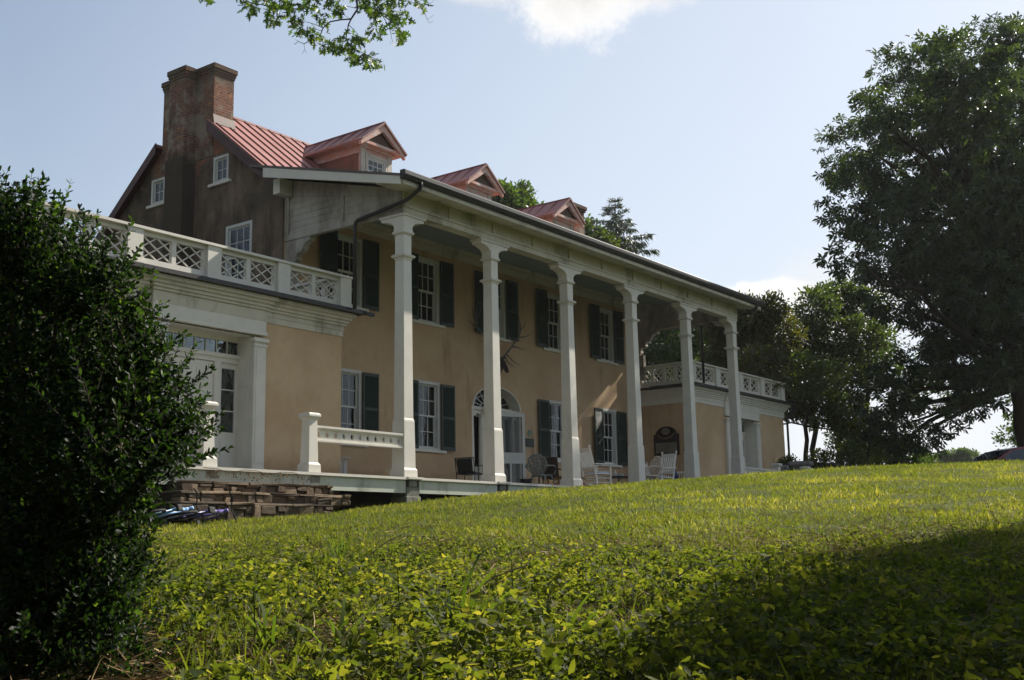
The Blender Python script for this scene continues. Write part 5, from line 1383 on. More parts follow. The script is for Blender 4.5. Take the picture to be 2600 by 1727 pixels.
# ------------------------------------------------------------------ foliage materials
LF = dict(
 chestnut=mat_leaf('chestnut_leaves', [(0, (.015, .026, .014)), (.6, (.027, .042, .019)), (1, (.050, .074, .024))], .36, tmul=1.5),
 green=mat_leaf('mid_green_leaves', [(0, (.025, .045, .014)), (.6, (.05, .08, .02)), (1, (.09, .12, .03))], .38),
 reddish=mat_leaf('bronze_green_leaves', [(0, (.028, .036, .014)), (.6, (.055, .062, .022)), (1, (.13, .095, .035))], .34),
 yellow=mat_leaf('yellow_green_leaves', [(0, (.030, .044, .012)), (.6, (.058, .080, .017)), (1, (.11, .135, .025))], .38),
 loose=mat_leaf('soft_green_leaves', [(0, (.026, .040, .018)), (.6, (.045, .064, .025)), (1, (.08, .10, .038))], .40),
 spruce=mat_leaf('spruce_needles', [(0, (.040, .058, .042)), (1, (.08, .105, .075))], .15, tmul=1.0),
 oak=mat_leaf('oak_leaves', [(0, (.025, .05, .012)), (.7, (.05, .085, .018)), (1, (.10, .13, .03))], .42),
 box=mat_leaf('box_leaves', [(0, (.005, .011, .004)), (.75, (.009, .019, .007)), (.94, (.019, .038, .010)), (1, (.05, .078, .016))], .36, rough=.5, spec=.12, tmul=2.6),
 cover=mat_leaf('ground_cover_leaves', [(0, (.016, .028, .009)), (.42, (.045, .064, .015)), (.8, (.095, .11, .026)), (1, (.17, .16, .05))], .45, (1.50, 1.46, .40), .65, .12, 2.0),
 grass=mat_leaf('grass_blades', [(0, (.045, .060, .013)), (.55, (.088, .102, .021)), (.85, (.14, .142, .034)), (1, (.26, .225, .11))], .42, (1.42, 1.44, .42), .55, .2, 2.25),
 blade=mat_leaf('long_blades', [(0, (.045, .075, .015)), (1, (.09, .125, .025))], .42, rough=.6, spec=.12),
 straw=mat_leaf('dry_litter', [(0, (.12, .075, .035)), (.6, (.24, .16, .08)), (1, (.42, .32, .18))], .1, (1, 1, 1), .8, .1, 1.0),
)
T_BLADE = (np.array([(0,.035,0),(0,-.035,0),(.5,.032,.02),(.5,-.032,.02),(.85,.018,.13),(.85,-.018,.13),(1,0,.26)]), [(0,1,3,2),(2,3,5,4),(4,5,6)])
T_LONG = (np.array([(0,.012,0),(0,-.012,0),(.3,.020,.01),(.3,-.020,.01),(.6,.020,.08),(.6,-.020,.08),(.82,.014,.22),(.82,-.014,.22),(.92,0,.42)]), [(0,1,3,2),(2,3,5,4),(4,5,7,6),(6,7,8)])

def blob_clusters(blobs, n, shell=.72):
    vol = np.array([max(b[1])**2.2 if hasattr(b[1], '__len__') else b[1]**2.2 for b in blobs]); p = vol/vol.sum()
    idx = rng.choice(len(blobs), n, p=p); C = np.array([b[0] for b in blobs]); Rr = np.array([np.ones(3)*b[1] for b in blobs])
    d = rdir(n); r = np.where(rng.random(n) < shell, rng.uniform(.78, 1.06, n), rng.random(n)**.5)
    return C[idx]+d*Rr[idx]*r[:, None], d, idx
def crown(name, blobs, ncl, per, size, T, mat, parent, spread, up=.5, shell=.72, droop=0.0):
    C, d, idx = blob_clusters(blobs, ncl, shell)
    k = rng.poisson(per, ncl)+2; rep = np.repeat(np.arange(ncl), k); n = len(rep)
    off = rdir(n)*(rng.random(n)**.5)[:, None]*spread*np.array([1, 1, .55]); P = C[rep]+off
    A = d[rep]*.8+rdir(n)*.8; A[:, 2] -= droop; Nn = rdir(n, up)
    tone = rng.random(ncl)*.45
    return leaves(name, P, A, Nn, rng.uniform(*size, n), T, mat, parent, np.clip(tone[rep]+rng.random(n)*.55, 0, 1)), C
def limb(b, p, q, r0, r1, bow=.15, n=6, seg=6):
    p, q = np.array(p, float), np.array(q, float); L = np.linalg.norm(q-p); o = rng.normal(size=3)*bow*L*.3; o[2] += bow*L*.5
    pts = [p*(1-t)+q*t+o*4*t*(1-t)*.5 for t in np.linspace(0, 1, n)]
    for i in range(1, n-1): pts[i] = pts[i]+rng.normal(size=3)*L*.012
    b.tube([tuple(x) for x in pts], [r0+(r1-r0)*t for t in np.linspace(0, 1, n)], seg, cap=False); return pts
def tree(name, label, cat, base, blobs, ncl, per, size, T, leafmat, spread, r0=.3, fork=.3, group=None, trunks=1, up=.5, shell=.72, droop=0., twigs=60, tname='trunk', offs=None):
    base = np.array(base, float); t = thing(name, label, cat, tuple(base), 0, group)
    bl = [(np.array(c)-base, r) for c, r in blobs]
    cr, C = crown('crown', bl, ncl, per, size, T, leafmat, t, spread, up, shell, droop)
    top = max(c[2] for c, _ in bl); cen = np.mean([c for c, _ in bl], axis=0); b = MB()
    for k in range(trunks):
        o = np.zeros(3) if trunks == 1 else np.array([*offs[k], 0]) if offs else np.array([rng.normal()*.5, rng.normal()*.5, 0])
        fk = np.array([o[0]*1.4+cen[0]*.25, o[1]*1.4+cen[1]*.25, top*fork])
        limb(b, (o[0], o[1], -.3), fk, r0, r0*.72, .03, 7, 10)
        mine = [x for i, x in enumerate(bl) if i % trunks == k]
        lead = np.array([fk[0]*.6+cen[0]*.4, fk[1]*.6+cen[1]*.4, top*.85]); limb(b, fk, lead, r0*.68, r0*.2, .05, 7, 8)
        for c, r in mine:
            s = fk+(lead-fk)*np.clip((c[2]*.62-fk[2])/max(lead[2]-fk[2], .1), 0, .9)
            pts = limb(b, s, c, r0*.36, r0*.08, .12, 7, 6)
            near = np.argsort(((C-c)**2).sum(1))[:max(3, twigs//max(1, len(bl)))]
            for j in near: limb(b, pts[rng.integers(3, 7)], C[j], r0*.07, r0*.02, .1, 4, 4)
    b.build(tname, MT['bark'], t, smooth=True); return t
def pxb(lst, d, jit=0.0):
    out = []
    for l in lst:
        px, py, r = l[:3]; dd = d+(l[3] if len(l) > 3 else rng.normal()*jit)
        out.append((at(px, py, dd), r/CF*dd))
    return out
def gbase(px, d, py=1170):
    p = at(px, py, d); return (p[0], p[1], float(zg(p[0], p[1])))

# the great horse chestnut on the right
B = [(2190,380,105),(2300,230,115),(2440,165,100),(2590,150,105),(2180,520,85),(2320,400,140),(2480,350,160),(2640,350,170),(2172,650,62),(2290,600,130),(2450,560,160),(2630,560,170),
     (2262,735,80),(2380,740,110),(2540,740,140),(2700,750,160),(2375,850,70),(2480,880,100),(2600,900,100),(2405,985,55),(2245,1010,85),(2190,1075,50),(2305,1075,75),(2262,1140,38),(2720,950,110),
     (2780,500,190),(2760,250,150),(2880,700,190),(2500,1010,45),(2150,430,50),(2230,290,60),(2360,150,60),(2520,95,60),(2450,250,110,-5),(2330,960,75),(2430,930,85),(2560,960,65),(2620,1010,60),(2500,965,45),(2400,1060,35),(2355,1105,45),(2300,930,50),(2350,560,110,-6),(2600,450,150,-7),(2500,700,120,-6),(2700,620,150,6),(2900,400,180,3)]
tree('horse_chestnut_tree', 'huge dark horse chestnut with drooping leaves filling the right edge', 'tree', gbase(2635, 50), pxb(B, 50, 3.2), 3400, 7.5, (.24, .42), T_PALM, LF['chestnut'], .62, .52, .24, up=1.0, shell=.8, droop=.25, twigs=200)

# trees beyond the right wing
G = 'trees beyond the right wing'
tree('bronze_leaved_tree', 'bronze green leafy tree directly above the right wing balustrade', 'tree', gbase(1890, 50), pxb([(1820,800,40),(1885,800,48),(1940,800,40),(1850,850,45),(1905,870,60),(1975,850,50),(1850,930,55),(1930,940,60),(1900,1010,60),(1990,920,45),(1960,780,28),(1865,790,35)], 50, 2), 2500, 10, (.13, .23), T_DIAM, LF['reddish'], .42, .22, .4, G)
tree('slender_tree', 'tall thin stemmed tree with loose soft green crown, left of the chestnut', 'tree', gbase(2080, 55), pxb([(2070,790,50),(2130,760,45),(2190,780,55),(2110,850,55),(2190,860,55),(2240,870,35),(2040,850,40),(2150,930,50),(2060,920,40),(2215,920,35),(2090,760,28),(2160,740,25),(2190,965,30),(2020,900,35)], 55, 2.5), 1700, 9, (.14, .24), T_DIAM, LF['loose'], .5, .15, .55, G, trunks=4, offs=[(-1.4, 1.1), (-.3, .2), (.5, -.4), (1.2, -1.2)], twigs=120)
tree('thicket_tree', 'many stemmed yellow green thicket behind the end of the right wing', 'tree', gbase(2060, 49), pxb([(1980,960,45),(2040,950,50),(2100,960,45),(2010,1020,45),(2080,1030,55),(2150,1050,50),(2150,1110,40),(2200,1120,40),(2240,1145,28),(2170,1150,30),(1985,1040,22)], 49, 2), 1900, 9, (.12, .20), T_DIAM, LF['yellow'], .42, .12, .6, G, trunks=5, offs=[(-1.9, 1.6), (-1.0, .8), (-.2, .2), (.7, -.6), (1.5, -1.3)], twigs=120)
tree('dark_evergreen_tree', 'dark drooping evergreen seen through the right end of the porch', 'tree', gbase(1730, 56), pxb([(1640,880,60),(1700,860,70),(1770,870,70),(1830,860,60),(1660,940,50),(1740,950,60),(1820,950,60),(1700,800,50),(1790,800,50),(1860,910,50),(1870,840,45)], 56, 2), 2300, 10, (.13, .24), T_DIAM, LF['green'], .45, .25, .3, G, droop=.5)
tree('low_shrub', 'rounded green shrub between the right wing and the stone pedestals', 'shrub', gbase(2005, 44), pxb([(2003,1178,18),(1992,1185,12),(2014,1186,12)], 44, .2), 90, 8, (.09, .14), T_DIAM, LF['green'], .2, .03, .3, twigs=10)
tree('low_shrub', 'yellow green shrub spilling over the low broad pedestal', 'shrub', gbase(2080, 46), pxb([(2075,1165,22),(2105,1160,20),(2140,1168,20),(2060,1178,14)], 46, .4), 160, 8, (.09, .15), T_DIAM, LF['yellow'], .25, .03, .3, twigs=10)
tree('low_shrub', 'dark green shrub under the hanging chestnut boughs', 'shrub', gbase(2260, 55), pxb([(2200,1165,24),(2250,1160,28),(2310,1162,26),(2350,1168,16)], 55, .8), 300, 8, (.14, .22), T_DIAM, LF['green'], .35, .04, .3, twigs=10)
tree('edge_tree', 'small spreading tree at the right edge, above the parked car', 'tree', gbase(2640, 62), pxb([(2560,1110,26),(2600,1090,30),(2640,1110,40),(2590,1135,22),(2680,1060,50)], 62, 1), 330, 7, (.16, .26), T_DIAM, LF['green'], .4, .14, .2)
far_ = thing('distant_tree', 'low distant treeline just above the lawn crest, left of the car', 'tree', gbase(2430, 150, 1168)); fb = np.array(far_.location)
crown('crown', [(c-fb, r) for c, r in pxb([(2400,1166,12),(2425,1164,10),(2445,1160,13),(2470,1163,10),(2380,1170,10),(2350,1170,10)], 150, 3)], 500, 6, (.4, .7), T_DIAM, LF['green'], far_, .8)
MB().tube([(0, 0, -.3), (0, 0, 5)], .3, 6).build('trunk', MT['bark'], far_)

# trees behind the house
tree('round_crowned_tree', 'bright green round crowned tree rising behind the middle dormer', 'tree', (*at(1275, 900, 72)[:2], 0), pxb([(1272,520,48),(1310,505,35),(1250,500,35),(1325,540,35),(1345,560,30),(1240,560,50),(1300,590,60),(1345,600,40),(1230,480,14)], 72, 1.5), 900, 9, (.28, .42), T_DIAM, LF['green'], .55, .4, .4, 'trees behind the house')
tree('round_crowned_tree', 'green tree directly behind the far brick chimney', 'tree', (*at(1490, 900, 76)[:2], 0), pxb([(1492,590,28),(1500,620,35),(1480,650,40),(1510,655,30)], 76, 1), 420, 9, (.28, .42), T_DIAM, LF['green'], .5, .3, .4, 'trees behind the house')
tree('round_crowned_tree', 'yellow green tree low against the left side of the spruce', 'tree', (*at(1545, 900, 70)[:2], 0), pxb([(1530,620,26),(1550,640,28),(1530,670,35),(1560,680,30)], 70, 1), 380, 9, (.26, .40), T_DIAM, LF['yellow'], .5, .3, .4, 'trees behind the house')
def spruce(label, base, H, zvis):
    t = thing('spruce_tree', label, 'tree', tuple(base)); b = MB(); b.tube([(0, 0, -.3), (0.05, 0, H*.5), (0, 0, H)], [.32, .2, .02], 8); P, A, S = [], [], []
    z = H-.15; k = 0
    while z > H*.30:
        f = (H-z); L0 = .32+f*.70
        for j in range(5 if f > 1.2 else 4):
            az = k*2.4+j*2*PI/(5 if f > 1.2 else 4)+random.uniform(-.3, .3); L = L0*random.uniform(.65, 1.15)
            d = np.array([math.cos(az), math.sin(az), 0]); rise = .30 if f < 2.5 else .10
            pts = [np.array([0, 0, z])+d*L*s+np.array([0, 0, rise*L*s-.32*L*s*s+(.16*L*s**4)]) for s in np.linspace(0, 1, 7)]
            b.tube([tuple(p) for p in pts], [.045, .04, .033, .026, .02, .013, .006], 5, cap=False)
            m = int(14+L*34); ss = rng.uniform(.15, 1, m)
            for s in ss:
                i = min(5, int(s*6)); p = pts[i]+(pts[i+1]-pts[i])*(s*6-i); side = np.array([-d[1], d[0], 0])*rng.choice([-1, 1])
                dd = side*.5+d*.4+np.array([0, 0, -.75 if f > 1.5 else .25]); q = p+side*rng.uniform(0, .25)*min(1, L)*.6
                for r_ in range(2): P.append(q+rng.normal(size=3)*.05); A.append(dd+rng.normal(size=3)*.3); S.append(rng.uniform(.26, .55)*min(1, .45+f*.2))
        z -= .42+f*.06; k += 1
    leaves('crown', np.array(P), np.array(A), rdir(len(P)), np.array(S), T_NEEDLE, LF['spruce'], t)
    b.build('trunk', MT['bark'], t)
p = at(1575, 900, 70); spruce('tall spruce with drooping boughs standing against the sky behind the roof', (p[0], p[1], 0), float(at(1575, 484, 70)[2]), 9)
if 0: spruce('lower spruce whose tip boughs show right of the tall spruce', (p[0], p[1], 0), float(at(1690, 640, 74)[2]), 9)

# shade tree outside the frame to the right of the camera; it throws the shadow over the lower right
SB = []
for (px, py, d, L, r) in ((2450,1400,8.4,12,.9),(2640,1440,8.0,11,1.15),(2390,1490,7.0,12,.85),(2500,1600,5.4,11,.95),(2270,1590,5.5,12,.55),(2850,1380,9.2,12,1.3),(2300,1720,4.4,12,.5),(2330,1720,4.4,13,.6),(2650,1720,4.3,11,1.2),(2900,1550,6,12,1.4),(2700,1360,9.8,13,.8)):
    g_ = at(px, py, d); SB.append((g_+SUN*L, r))
c_ = np.mean([s[0] for s in SB], axis=0)
SB += [(c_+np.array([3, -3, 2.0]), 2.2), (c_+np.array([3.5, -2.0, .5]), 2.2), (c_+np.array([1.2, -3.2, .6]), 2.0)]
bx = (c_[0]+3, c_[1]-3.5); tree('maple_tree', 'leafy maple outside the frame, shading the lower right of the bank', 'tree', (bx[0], bx[1], float(zg(*bx))), SB, 3000, 13, (.14, .20), T_DIAM, LF['green'], .32, .2, .4, shell=.45)

# unseen trees added behind and left of the camera to block sky light
for lab, c0, r, zt, nn in (('spreading beech added unseen behind the camera to block sky, left of the bank', (-25, -27), 6.5, 11, 2400), ('tall beech added unseen behind the camera to block sky, right of the bank', (-15, -31), 5.5, 10, 1900), ('broad beech added unseen to block sky, at the bank foot left of the bush', (-28, -15), 6.5, 10, 2400), ('beech added unseen to block sky, right end of the row behind the camera', (-5, -34), 6.0, 10, 1900), ('beech added unseen to block sky off the left house end, nearest the bush', (-24, -4), 6.0, 12, 2000), ('beech added unseen to block sky off the left house end, middle of three', (-21, 7), 6.5, 13, 2000), ('beech added unseen to block sky off the left house end, farthest back', (-15, 18), 6.5, 13, 2000)):
    z0 = float(zg(*c0)); bl = [(np.array([c0[0]+dx*r*.55, c0[1]+dy*r*.55, z0+zt*.5+dz]), r*.62) for dx, dy, dz in ((0,0,3.5),(1,0,0),(-1,.2,.5),(0,1,0),(.2,-1,.3),(.7,.7,2.2),(-.7,-.6,2),(0,0,-1))]
    tree('sky_blocking_tree', lab, 'tree', (c0[0], c0[1], z0), bl, nn, 9, (.22, .34), T_DIAM, LF['green'], .6, .35, .25, 'unseen sky blocking trees added around the camera', shell=.6)

# ------------------------------------------------------------------ oak bough hanging into the top of the frame
def zo(x, y, d=19.0): return at(500+x/3.808, y/3.808, d)
ob = at(-900, 1400, 21); ob = np.array([ob[0], ob[1], float(zg(ob[0], ob[1]))])
oak = thing('oak_tree', 'oak whose lobed leafy bough hangs in from the top edge', 'tree', tuple(ob))
b = MB()
def W2(p): return tuple(np.array(p)-ob)
J = at(905, -260, 19)
tr0 = ob+np.array([0, 0, -.4]); tr1 = ob+np.array([.4, -.3, 5.5]); tr2 = ob+np.array([.9, -.6, 10.5])
b.tube([W2(tr0), W2(ob+np.array([.1, 0, 1.5])), W2(tr1), W2(tr2), W2(tr2+np.array([.4, .3, 5]))], [.55, .42, .34, .24, .08], 12)
b.build('trunk', MT['bark'], oak, smooth=True)
b = MB(); mid = (tr1+J)/2+np.array([0, 0, 4.2])
b.tube([W2(tr1), W2(tr1*.7+mid*.3+np.array([0, 0, 1.2])), W2(mid), W2(mid*.4+J*.6+np.array([0, 0, .9])), W2(J)], [.16, .13, .10, .07, .045], 8)
def tw(pts, r0, r1, dep=19.0):
    q = [W2(zo(x, y, dep)) for x, y in pts]; n = len(q); b.tube(q, [r0+(r1-r0)*i/(n-1) for i in range(n)], 6)
b.tube([W2(J), W2(zo(1545, -300)), W2(zo(1545, 0))], [.045, .03, .020], 6)
tw([(1545,0),(1552,90),(1490,185)], .020, .016); tw([(1490,185),(1400,190),(1290,210),(1220,270),(1185,360),(1100,390),(1035,425),(985,402),(940,430)], .013, .004)
tw([(1035,425),(1040,480),(1015,525)], .004, .002); tw([(1040,480),(1060,515)], .003, .002); tw([(985,402),(945,380)], .003, .002)
tw([(1490,185),(1465,240),(1440,375),(1330,372),(1290,410)], .013, .005); tw([(1440,375),(1500,470),(1620,520),(1790,600)], .009, .004)
tw([(1545,80),(1450,62),(1410,100),(1410,140),(1490,185)], .005, .003); tw([(1220,270),(1150,240),(1070,215),(930,200)], .007, .003)
tw([(1100,90),(1170,105),(1230,170)], .005, .003); tw([(1700,-60),(1780,130),(1860,260),(1890,400)], .009, .003); tw([(1860,280),(1950,320)], .004, .002); tw([(1465,240),(1510,280),(1560,340)], .006, .003)
tw([(2050,-80),(2110,10),(2190,110),(2230,190),(2290,145)], .008, .002); tw([(2230,190),(2240,222),(2285,210)], .003, .002); tw([(2110,20),(2030,45)], .004, .002); tw([(2190,120),(2160,150)], .003, .002); tw([(2200,40),(2260,35),(2295,0)], .003, .002)
tw([(380,-60),(520,30),(720,60),(900,80),(1060,90)], .010, .004); tw([(720,60),(750,190)], .006, .003); tw([(880,80),(930,200),(1020,290),(1140,320)], .007, .003)
for p_, q_ in (((1545,-300),(380,-60)), ((1545,-300),(1700,-60)), ((1545,-250),(2050,-80)), ((1545,-300),(60,-60))): limb(b, W2(zo(*p_)), W2(zo(*q_)), .026, .012, .05)
tw([(60,-60),(120,5),(130,40)], .004, .002)
b.build('bough', MT['twig'], oak, smooth=True)
P, A = [], []
for (x, y, r) in [(510,60,70),(560,110,35),(720,60,85),(740,190,60),(890,70,80),(930,200,80),(1050,80,60),(1020,290,60),(1140,320,85),(1170,110,35),(1220,180,55),(1300,70,60),(1370,90,50),(1230,430,60),(1310,470,65),(1400,440,75),(1500,480,95),
                  (1560,360,70),(1600,560,60),(1680,590,70),(1760,610,55),(1640,60,80),(1720,140,85),(1750,290,75),(1850,60,95),(1930,180,90),(1950,320,70),(2030,150,50),(2170,40,45),(1960,390,45),(120,5,38),(60,-10,40),
                  (400,-40,60),(640,-60,90),(850,-70,100),(1100,-60,100),(1350,-70,90),(1750,-80,120),(1950,-60,110),(2200,-80,70),(1540,560,50),(1560,-60,80)]:
    n = int(3+(r/15.5)**2); d = rng.normal(size=(n, 2))*r*.50
    for k in range(n):
        q = zo(x+d[k, 0], y+d[k, 1]-12, 19+rng.normal()*.35); P.append(q-ob); A.append([rng.normal()*.8, rng.normal()*.8, -.75+rng.normal()*.5])
leaves('oak_leaves', np.array(P), np.array(A), rdir(len(P), .2), rng.uniform(.10, .165, len(P)), T_OAK, LF['oak'], oak)
crown('crown', [(tr2-ob+np.array(o), r) for o, r in (((0,0,3),3.0),((-2,2,1),2.6),((-2.5,-1,2),2.6),((1.2,2.5,2.5),2.4),((-1,.5,5),2.4))], 900, 10, (.12, .17), T_DIAM, LF['oak'], oak, .5)

# ------------------------------------------------------------------ box bush close on the left
bb = at(60, 1700, 4.9); bb = np.array([bb[0], bb[1], float(zg(bb[0], bb[1]))])
bush = thing('box_bush', 'large dark box bush with glossy small leaves filling the left edge', 'bush', tuple(bb))
BL = pxb([(-90,820,330,.5),(260,1560,100,-.5),(130,1650,190,-.5),(330,1710,50,-.6),(300,1420,95,-.3),(60,1450,200,-.4),(60,650,150),(150,690,105,-.1),(20,590,90),(230,760,90,-.1),(330,790,60,-.2),(150,900,230),(330,930,110,-.2),(400,1010,95,-.1),(470,1080,60,-.1),(420,1130,85,-.1),(240,1120,200),(300,1250,100,-.1),(130,1330,230),(40,1100,260,.3),
          (250,1450,110),(200,1600,150),(0,1560,280,.2),(300,1640,75,-.2),(350,1720,80,-.3),(60,500,45),(-60,600,140,.3),(370,860,55,-.1),(290,690,50,-.1)], 4.9, .12)
n = 2500; C, d, idx = blob_clusters(BL, n, .85)
D = d*.75+rdir(n)*.45+np.array([0, 0, .62]); D /= np.linalg.norm(D, axis=1, keepdims=True)
Ls = rng.uniform(.06, .18, n)+.16*(rng.random(n) < .16)*rng.random(n)*np.clip((.9-(C[:, 2]-bb[2]))/.6+.4, .1, 1)
ex = []
for (x0, y0, x1, y1) in ((420,1180,600,1155),(400,1215,545,1165),(380,1190,500,1130),(90,540,98,450),(60,560,112,470),(210,620,212,535),(240,660,300,600),(400,1000,555,955),(380,900,480,850),(370,860,435,800),(300,700,360,640),(350,800,395,705),(430,1100,545,1062),(300,1300,350,1345),(400,980,500,910),(330,1340,372,1320),(380,1700,430,1650),(430,1060,540,1010),(120,590,140,510),(60,610,44,520),(150,590,158,500),(14,590,8,505),(185,640,196,560),(440,1140,570,1110),(280,720,330,665),(200,640,255,570)):
    a, c = at(x0, y0, 4.7+rng.normal()*.1), at(x1, y1, 4.62+rng.normal()*.15); ex.append((a, c-a))
C = np.vstack([C, [e[0] for e in ex]]); D = np.vstack([D, [e[1]/np.linalg.norm(e[1]) for e in ex]]); Ls = np.r_[Ls, [np.linalg.norm(e[1]) for e in ex]]
C = C-bb-D*.03; n = len(C)
st = MB(); P, A, Nn, S = [], [], [], []
for i in range(n):
    L = Ls[i]; s0 = C[i]; dv = D[i]; sd = np.cross(dv, rng.normal(size=3)); sd /= np.linalg.norm(sd); sd2 = np.cross(dv, sd)
    curve = np.array([0, 0, .10*L]); st.tube([tuple(s0-dv*.05), tuple(s0+dv*L*.5), tuple(s0+dv*L+curve)], [.0024, .0018, .001], 3, cap=False)
    m = max(4, int(L/.019))
    for k in range(m):
        t = (k+.6)/m; q = s0+dv*L*t+curve*t*t; ax = (sd, sd2)[k % 2]
        for sg in (-1, 1):
            a = ax*sg*.95+dv*.75+rng.normal(size=3)*.16; P.append(q); A.append(a); Nn.append(dv*.9-ax*sg*.5+rng.normal(size=3)*.25); S.append(rng.uniform(.026, .038)*(1-.30*abs(t-.55)))
    P.append(s0+dv*L+curve); A.append(dv); Nn.append(sd); S.append(.021)
leaves('foliage', np.array(P), np.array(A), np.array(Nn), np.array(S), T_OVAL, LF['box'], bush)
# inner mass
C2, d2, _ = blob_clusters([(c, r*.93) for c, r in BL], 42000, .35); m = len(C2)
leaves('inner_foliage', C2-bb, rdir(m), rdir(m, .2), rng.uniform(.030, .044, m), T_DIAM, LF['box'], bush)
for c, r in BL[:16]: limb(st, (rng.normal()*.1, rng.normal()*.1, 0), tuple(c-bb), .022, .006, .1)
st.build('stems', MT['twig'], bush)

# ------------------------------------------------------------------ bank cover and lawn
_tab = np.random.default_rng(5).random((256, 256))
def vnoise(x, y):
    xi = np.floor(x).astype(int); yi = np.floor(y).astype(int); fx = x-xi; fy = y-yi; fx = fx*fx*(3-2*fx); fy = fy*fy*(3-2*fy)
    g = lambda i, j: _tab[(xi+i) % 256, (yi+j) % 256]
    return (g(0,0)*(1-fx)+g(1,0)*fx)*(1-fy)+(g(0,1)*(1-fx)+g(1,1)*fx)*fy
def wn(x, y, s, o=0):
    q = vnoise(x*s*.6+o*17.3, y*s*.6+o*9.1)*.62+vnoise(x*s*1.35+o*3.3+40, y*s*1.35+70)*.38
    return np.clip((q-.5)*1.6+.5, 0, 1)
def bound_depth(px):                         # where the rough bank ends and the mown lawn starts
    return np.interp(px, [0, 350, 1010, 1476, 1857, 2230, 2600], [14.5, 14.0, 11.2, 10.2, 9.6, 9.3, 9.0])
def scatter(n, d0, d1, p0=-250, p1=2900, power=1.0):
    u = rng.random(n); d = (d0**(2-power)+u*(d1**(2-power)-d0**(2-power)))**(1/(2-power)); px = rng.uniform(p0, p1, n)
    q = CC[None, :]+(_f[None, :]+_r[None, :]*((px-W_/2)/CF)[:, None]+_u[None, :]*((H_/2-1400)/CF))*d[:, None]
    return q[:, 0], q[:, 1], d, px
n = 290000; x, y, d, px = scatter(n, 3.2, 16, power=.9)
bd = bound_depth(px); t = d/bd; w = wn(x, y, 1.9)+.35*wn(x, y, 5.1, 2)
bare = (wn(x, y, 1.25, 5)*.6+wn(x, y, 3.7, 1)*.4)
keep = (rng.random(n) < np.clip((1.12-t)*3.2+(w-.7)*.9, .015, 1))&((bare < .56)|(rng.random(n) < .30)|(d < 5.2)); _m = wn(x, y, 2.2, 3)*.55+wn(x, y, 5.5, 13)*.45; keep &= (rng.random(len(x)) < np.where(d < 9, .12+1.55*_m, 1.0)); keep &= ~((px < 430)&(d < 5.4)); x, y, d, px, t = [a[keep] for a in (x, y, d, px, t)]; n = len(x)
mound = wn(x, y, 2.2, 3)*.55+wn(x, y, 5.5, 13)*.45
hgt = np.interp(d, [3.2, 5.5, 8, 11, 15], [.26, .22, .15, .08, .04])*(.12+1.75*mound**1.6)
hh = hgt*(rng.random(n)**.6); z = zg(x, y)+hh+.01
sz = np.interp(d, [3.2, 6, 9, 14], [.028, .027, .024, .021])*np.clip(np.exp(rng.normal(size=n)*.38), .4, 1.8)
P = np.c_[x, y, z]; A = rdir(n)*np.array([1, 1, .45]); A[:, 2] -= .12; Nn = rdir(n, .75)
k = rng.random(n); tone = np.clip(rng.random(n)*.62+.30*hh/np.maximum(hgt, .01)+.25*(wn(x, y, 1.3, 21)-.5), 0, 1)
gc = None
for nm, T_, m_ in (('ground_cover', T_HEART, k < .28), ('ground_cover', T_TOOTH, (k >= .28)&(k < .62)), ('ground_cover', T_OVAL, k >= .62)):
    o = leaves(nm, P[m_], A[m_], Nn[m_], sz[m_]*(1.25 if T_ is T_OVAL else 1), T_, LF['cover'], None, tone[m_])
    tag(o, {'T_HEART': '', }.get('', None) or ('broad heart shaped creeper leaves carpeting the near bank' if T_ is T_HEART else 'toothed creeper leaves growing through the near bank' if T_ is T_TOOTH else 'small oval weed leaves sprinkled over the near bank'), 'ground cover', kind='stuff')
# thin stalks, litter and dry straw between the leaves
n = 46000; x, y, d, px = scatter(n, 3.4, 14, power=1.0); bb_ = wn(x, y, 1.25, 5)*.6+wn(x, y, 3.7, 1)*.4; kk = ((bb_ > .55)|(rng.random(n) < .25))&(rng.random(n) < np.interp(d, [8, 12], [1, .12])); x, y = x[kk], y[kk]; n = len(x); z = zg(x, y)
A = rdir(n)*np.array([1, 1, .35]); A[:, 2] = np.abs(A[:, 2])*.8; o = leaves('dry_litter', np.c_[x, y, z+rng.uniform(0, .09, n)], A, rdir(n), rng.uniform(.06, .20, n), (T_BLADE[0]*np.array([1, .55, .6]), T_BLADE[1]), LF['straw'])
tag(o, 'dry brown grass and stalk litter lying among the creepers', 'litter', kind='stuff')
# weedy grass on the bank
n = 12000; x, y, d, px = scatter(n, 3.2, 15, power=1.0); z = zg(x, y); A = rdir(n)*.55; A[:, 2] = 1; cl = (wn(x, y, 4.3, 7) > .45)&~((px < 450)&(d < 5.4)); x, y, z, A, d = x[cl], y[cl], z[cl], A[cl], d[cl]; n = len(x)
o = leaves('weedy_grass', np.c_[x, y, z], A, rdir(n)*np.array([1, 1, .1]), np.interp(d, [3, 8, 15], [.24, .18, .10])*rng.uniform(.5, 1.2, n), (T_BLADE[0]*np.array([1, .5, 1.1]), T_BLADE[1]), LF['grass'], None, rng.random(n)*.5)
tag(o, 'thin upright weedy grass between the creepers on the bank', 'grass', kind='stuff')
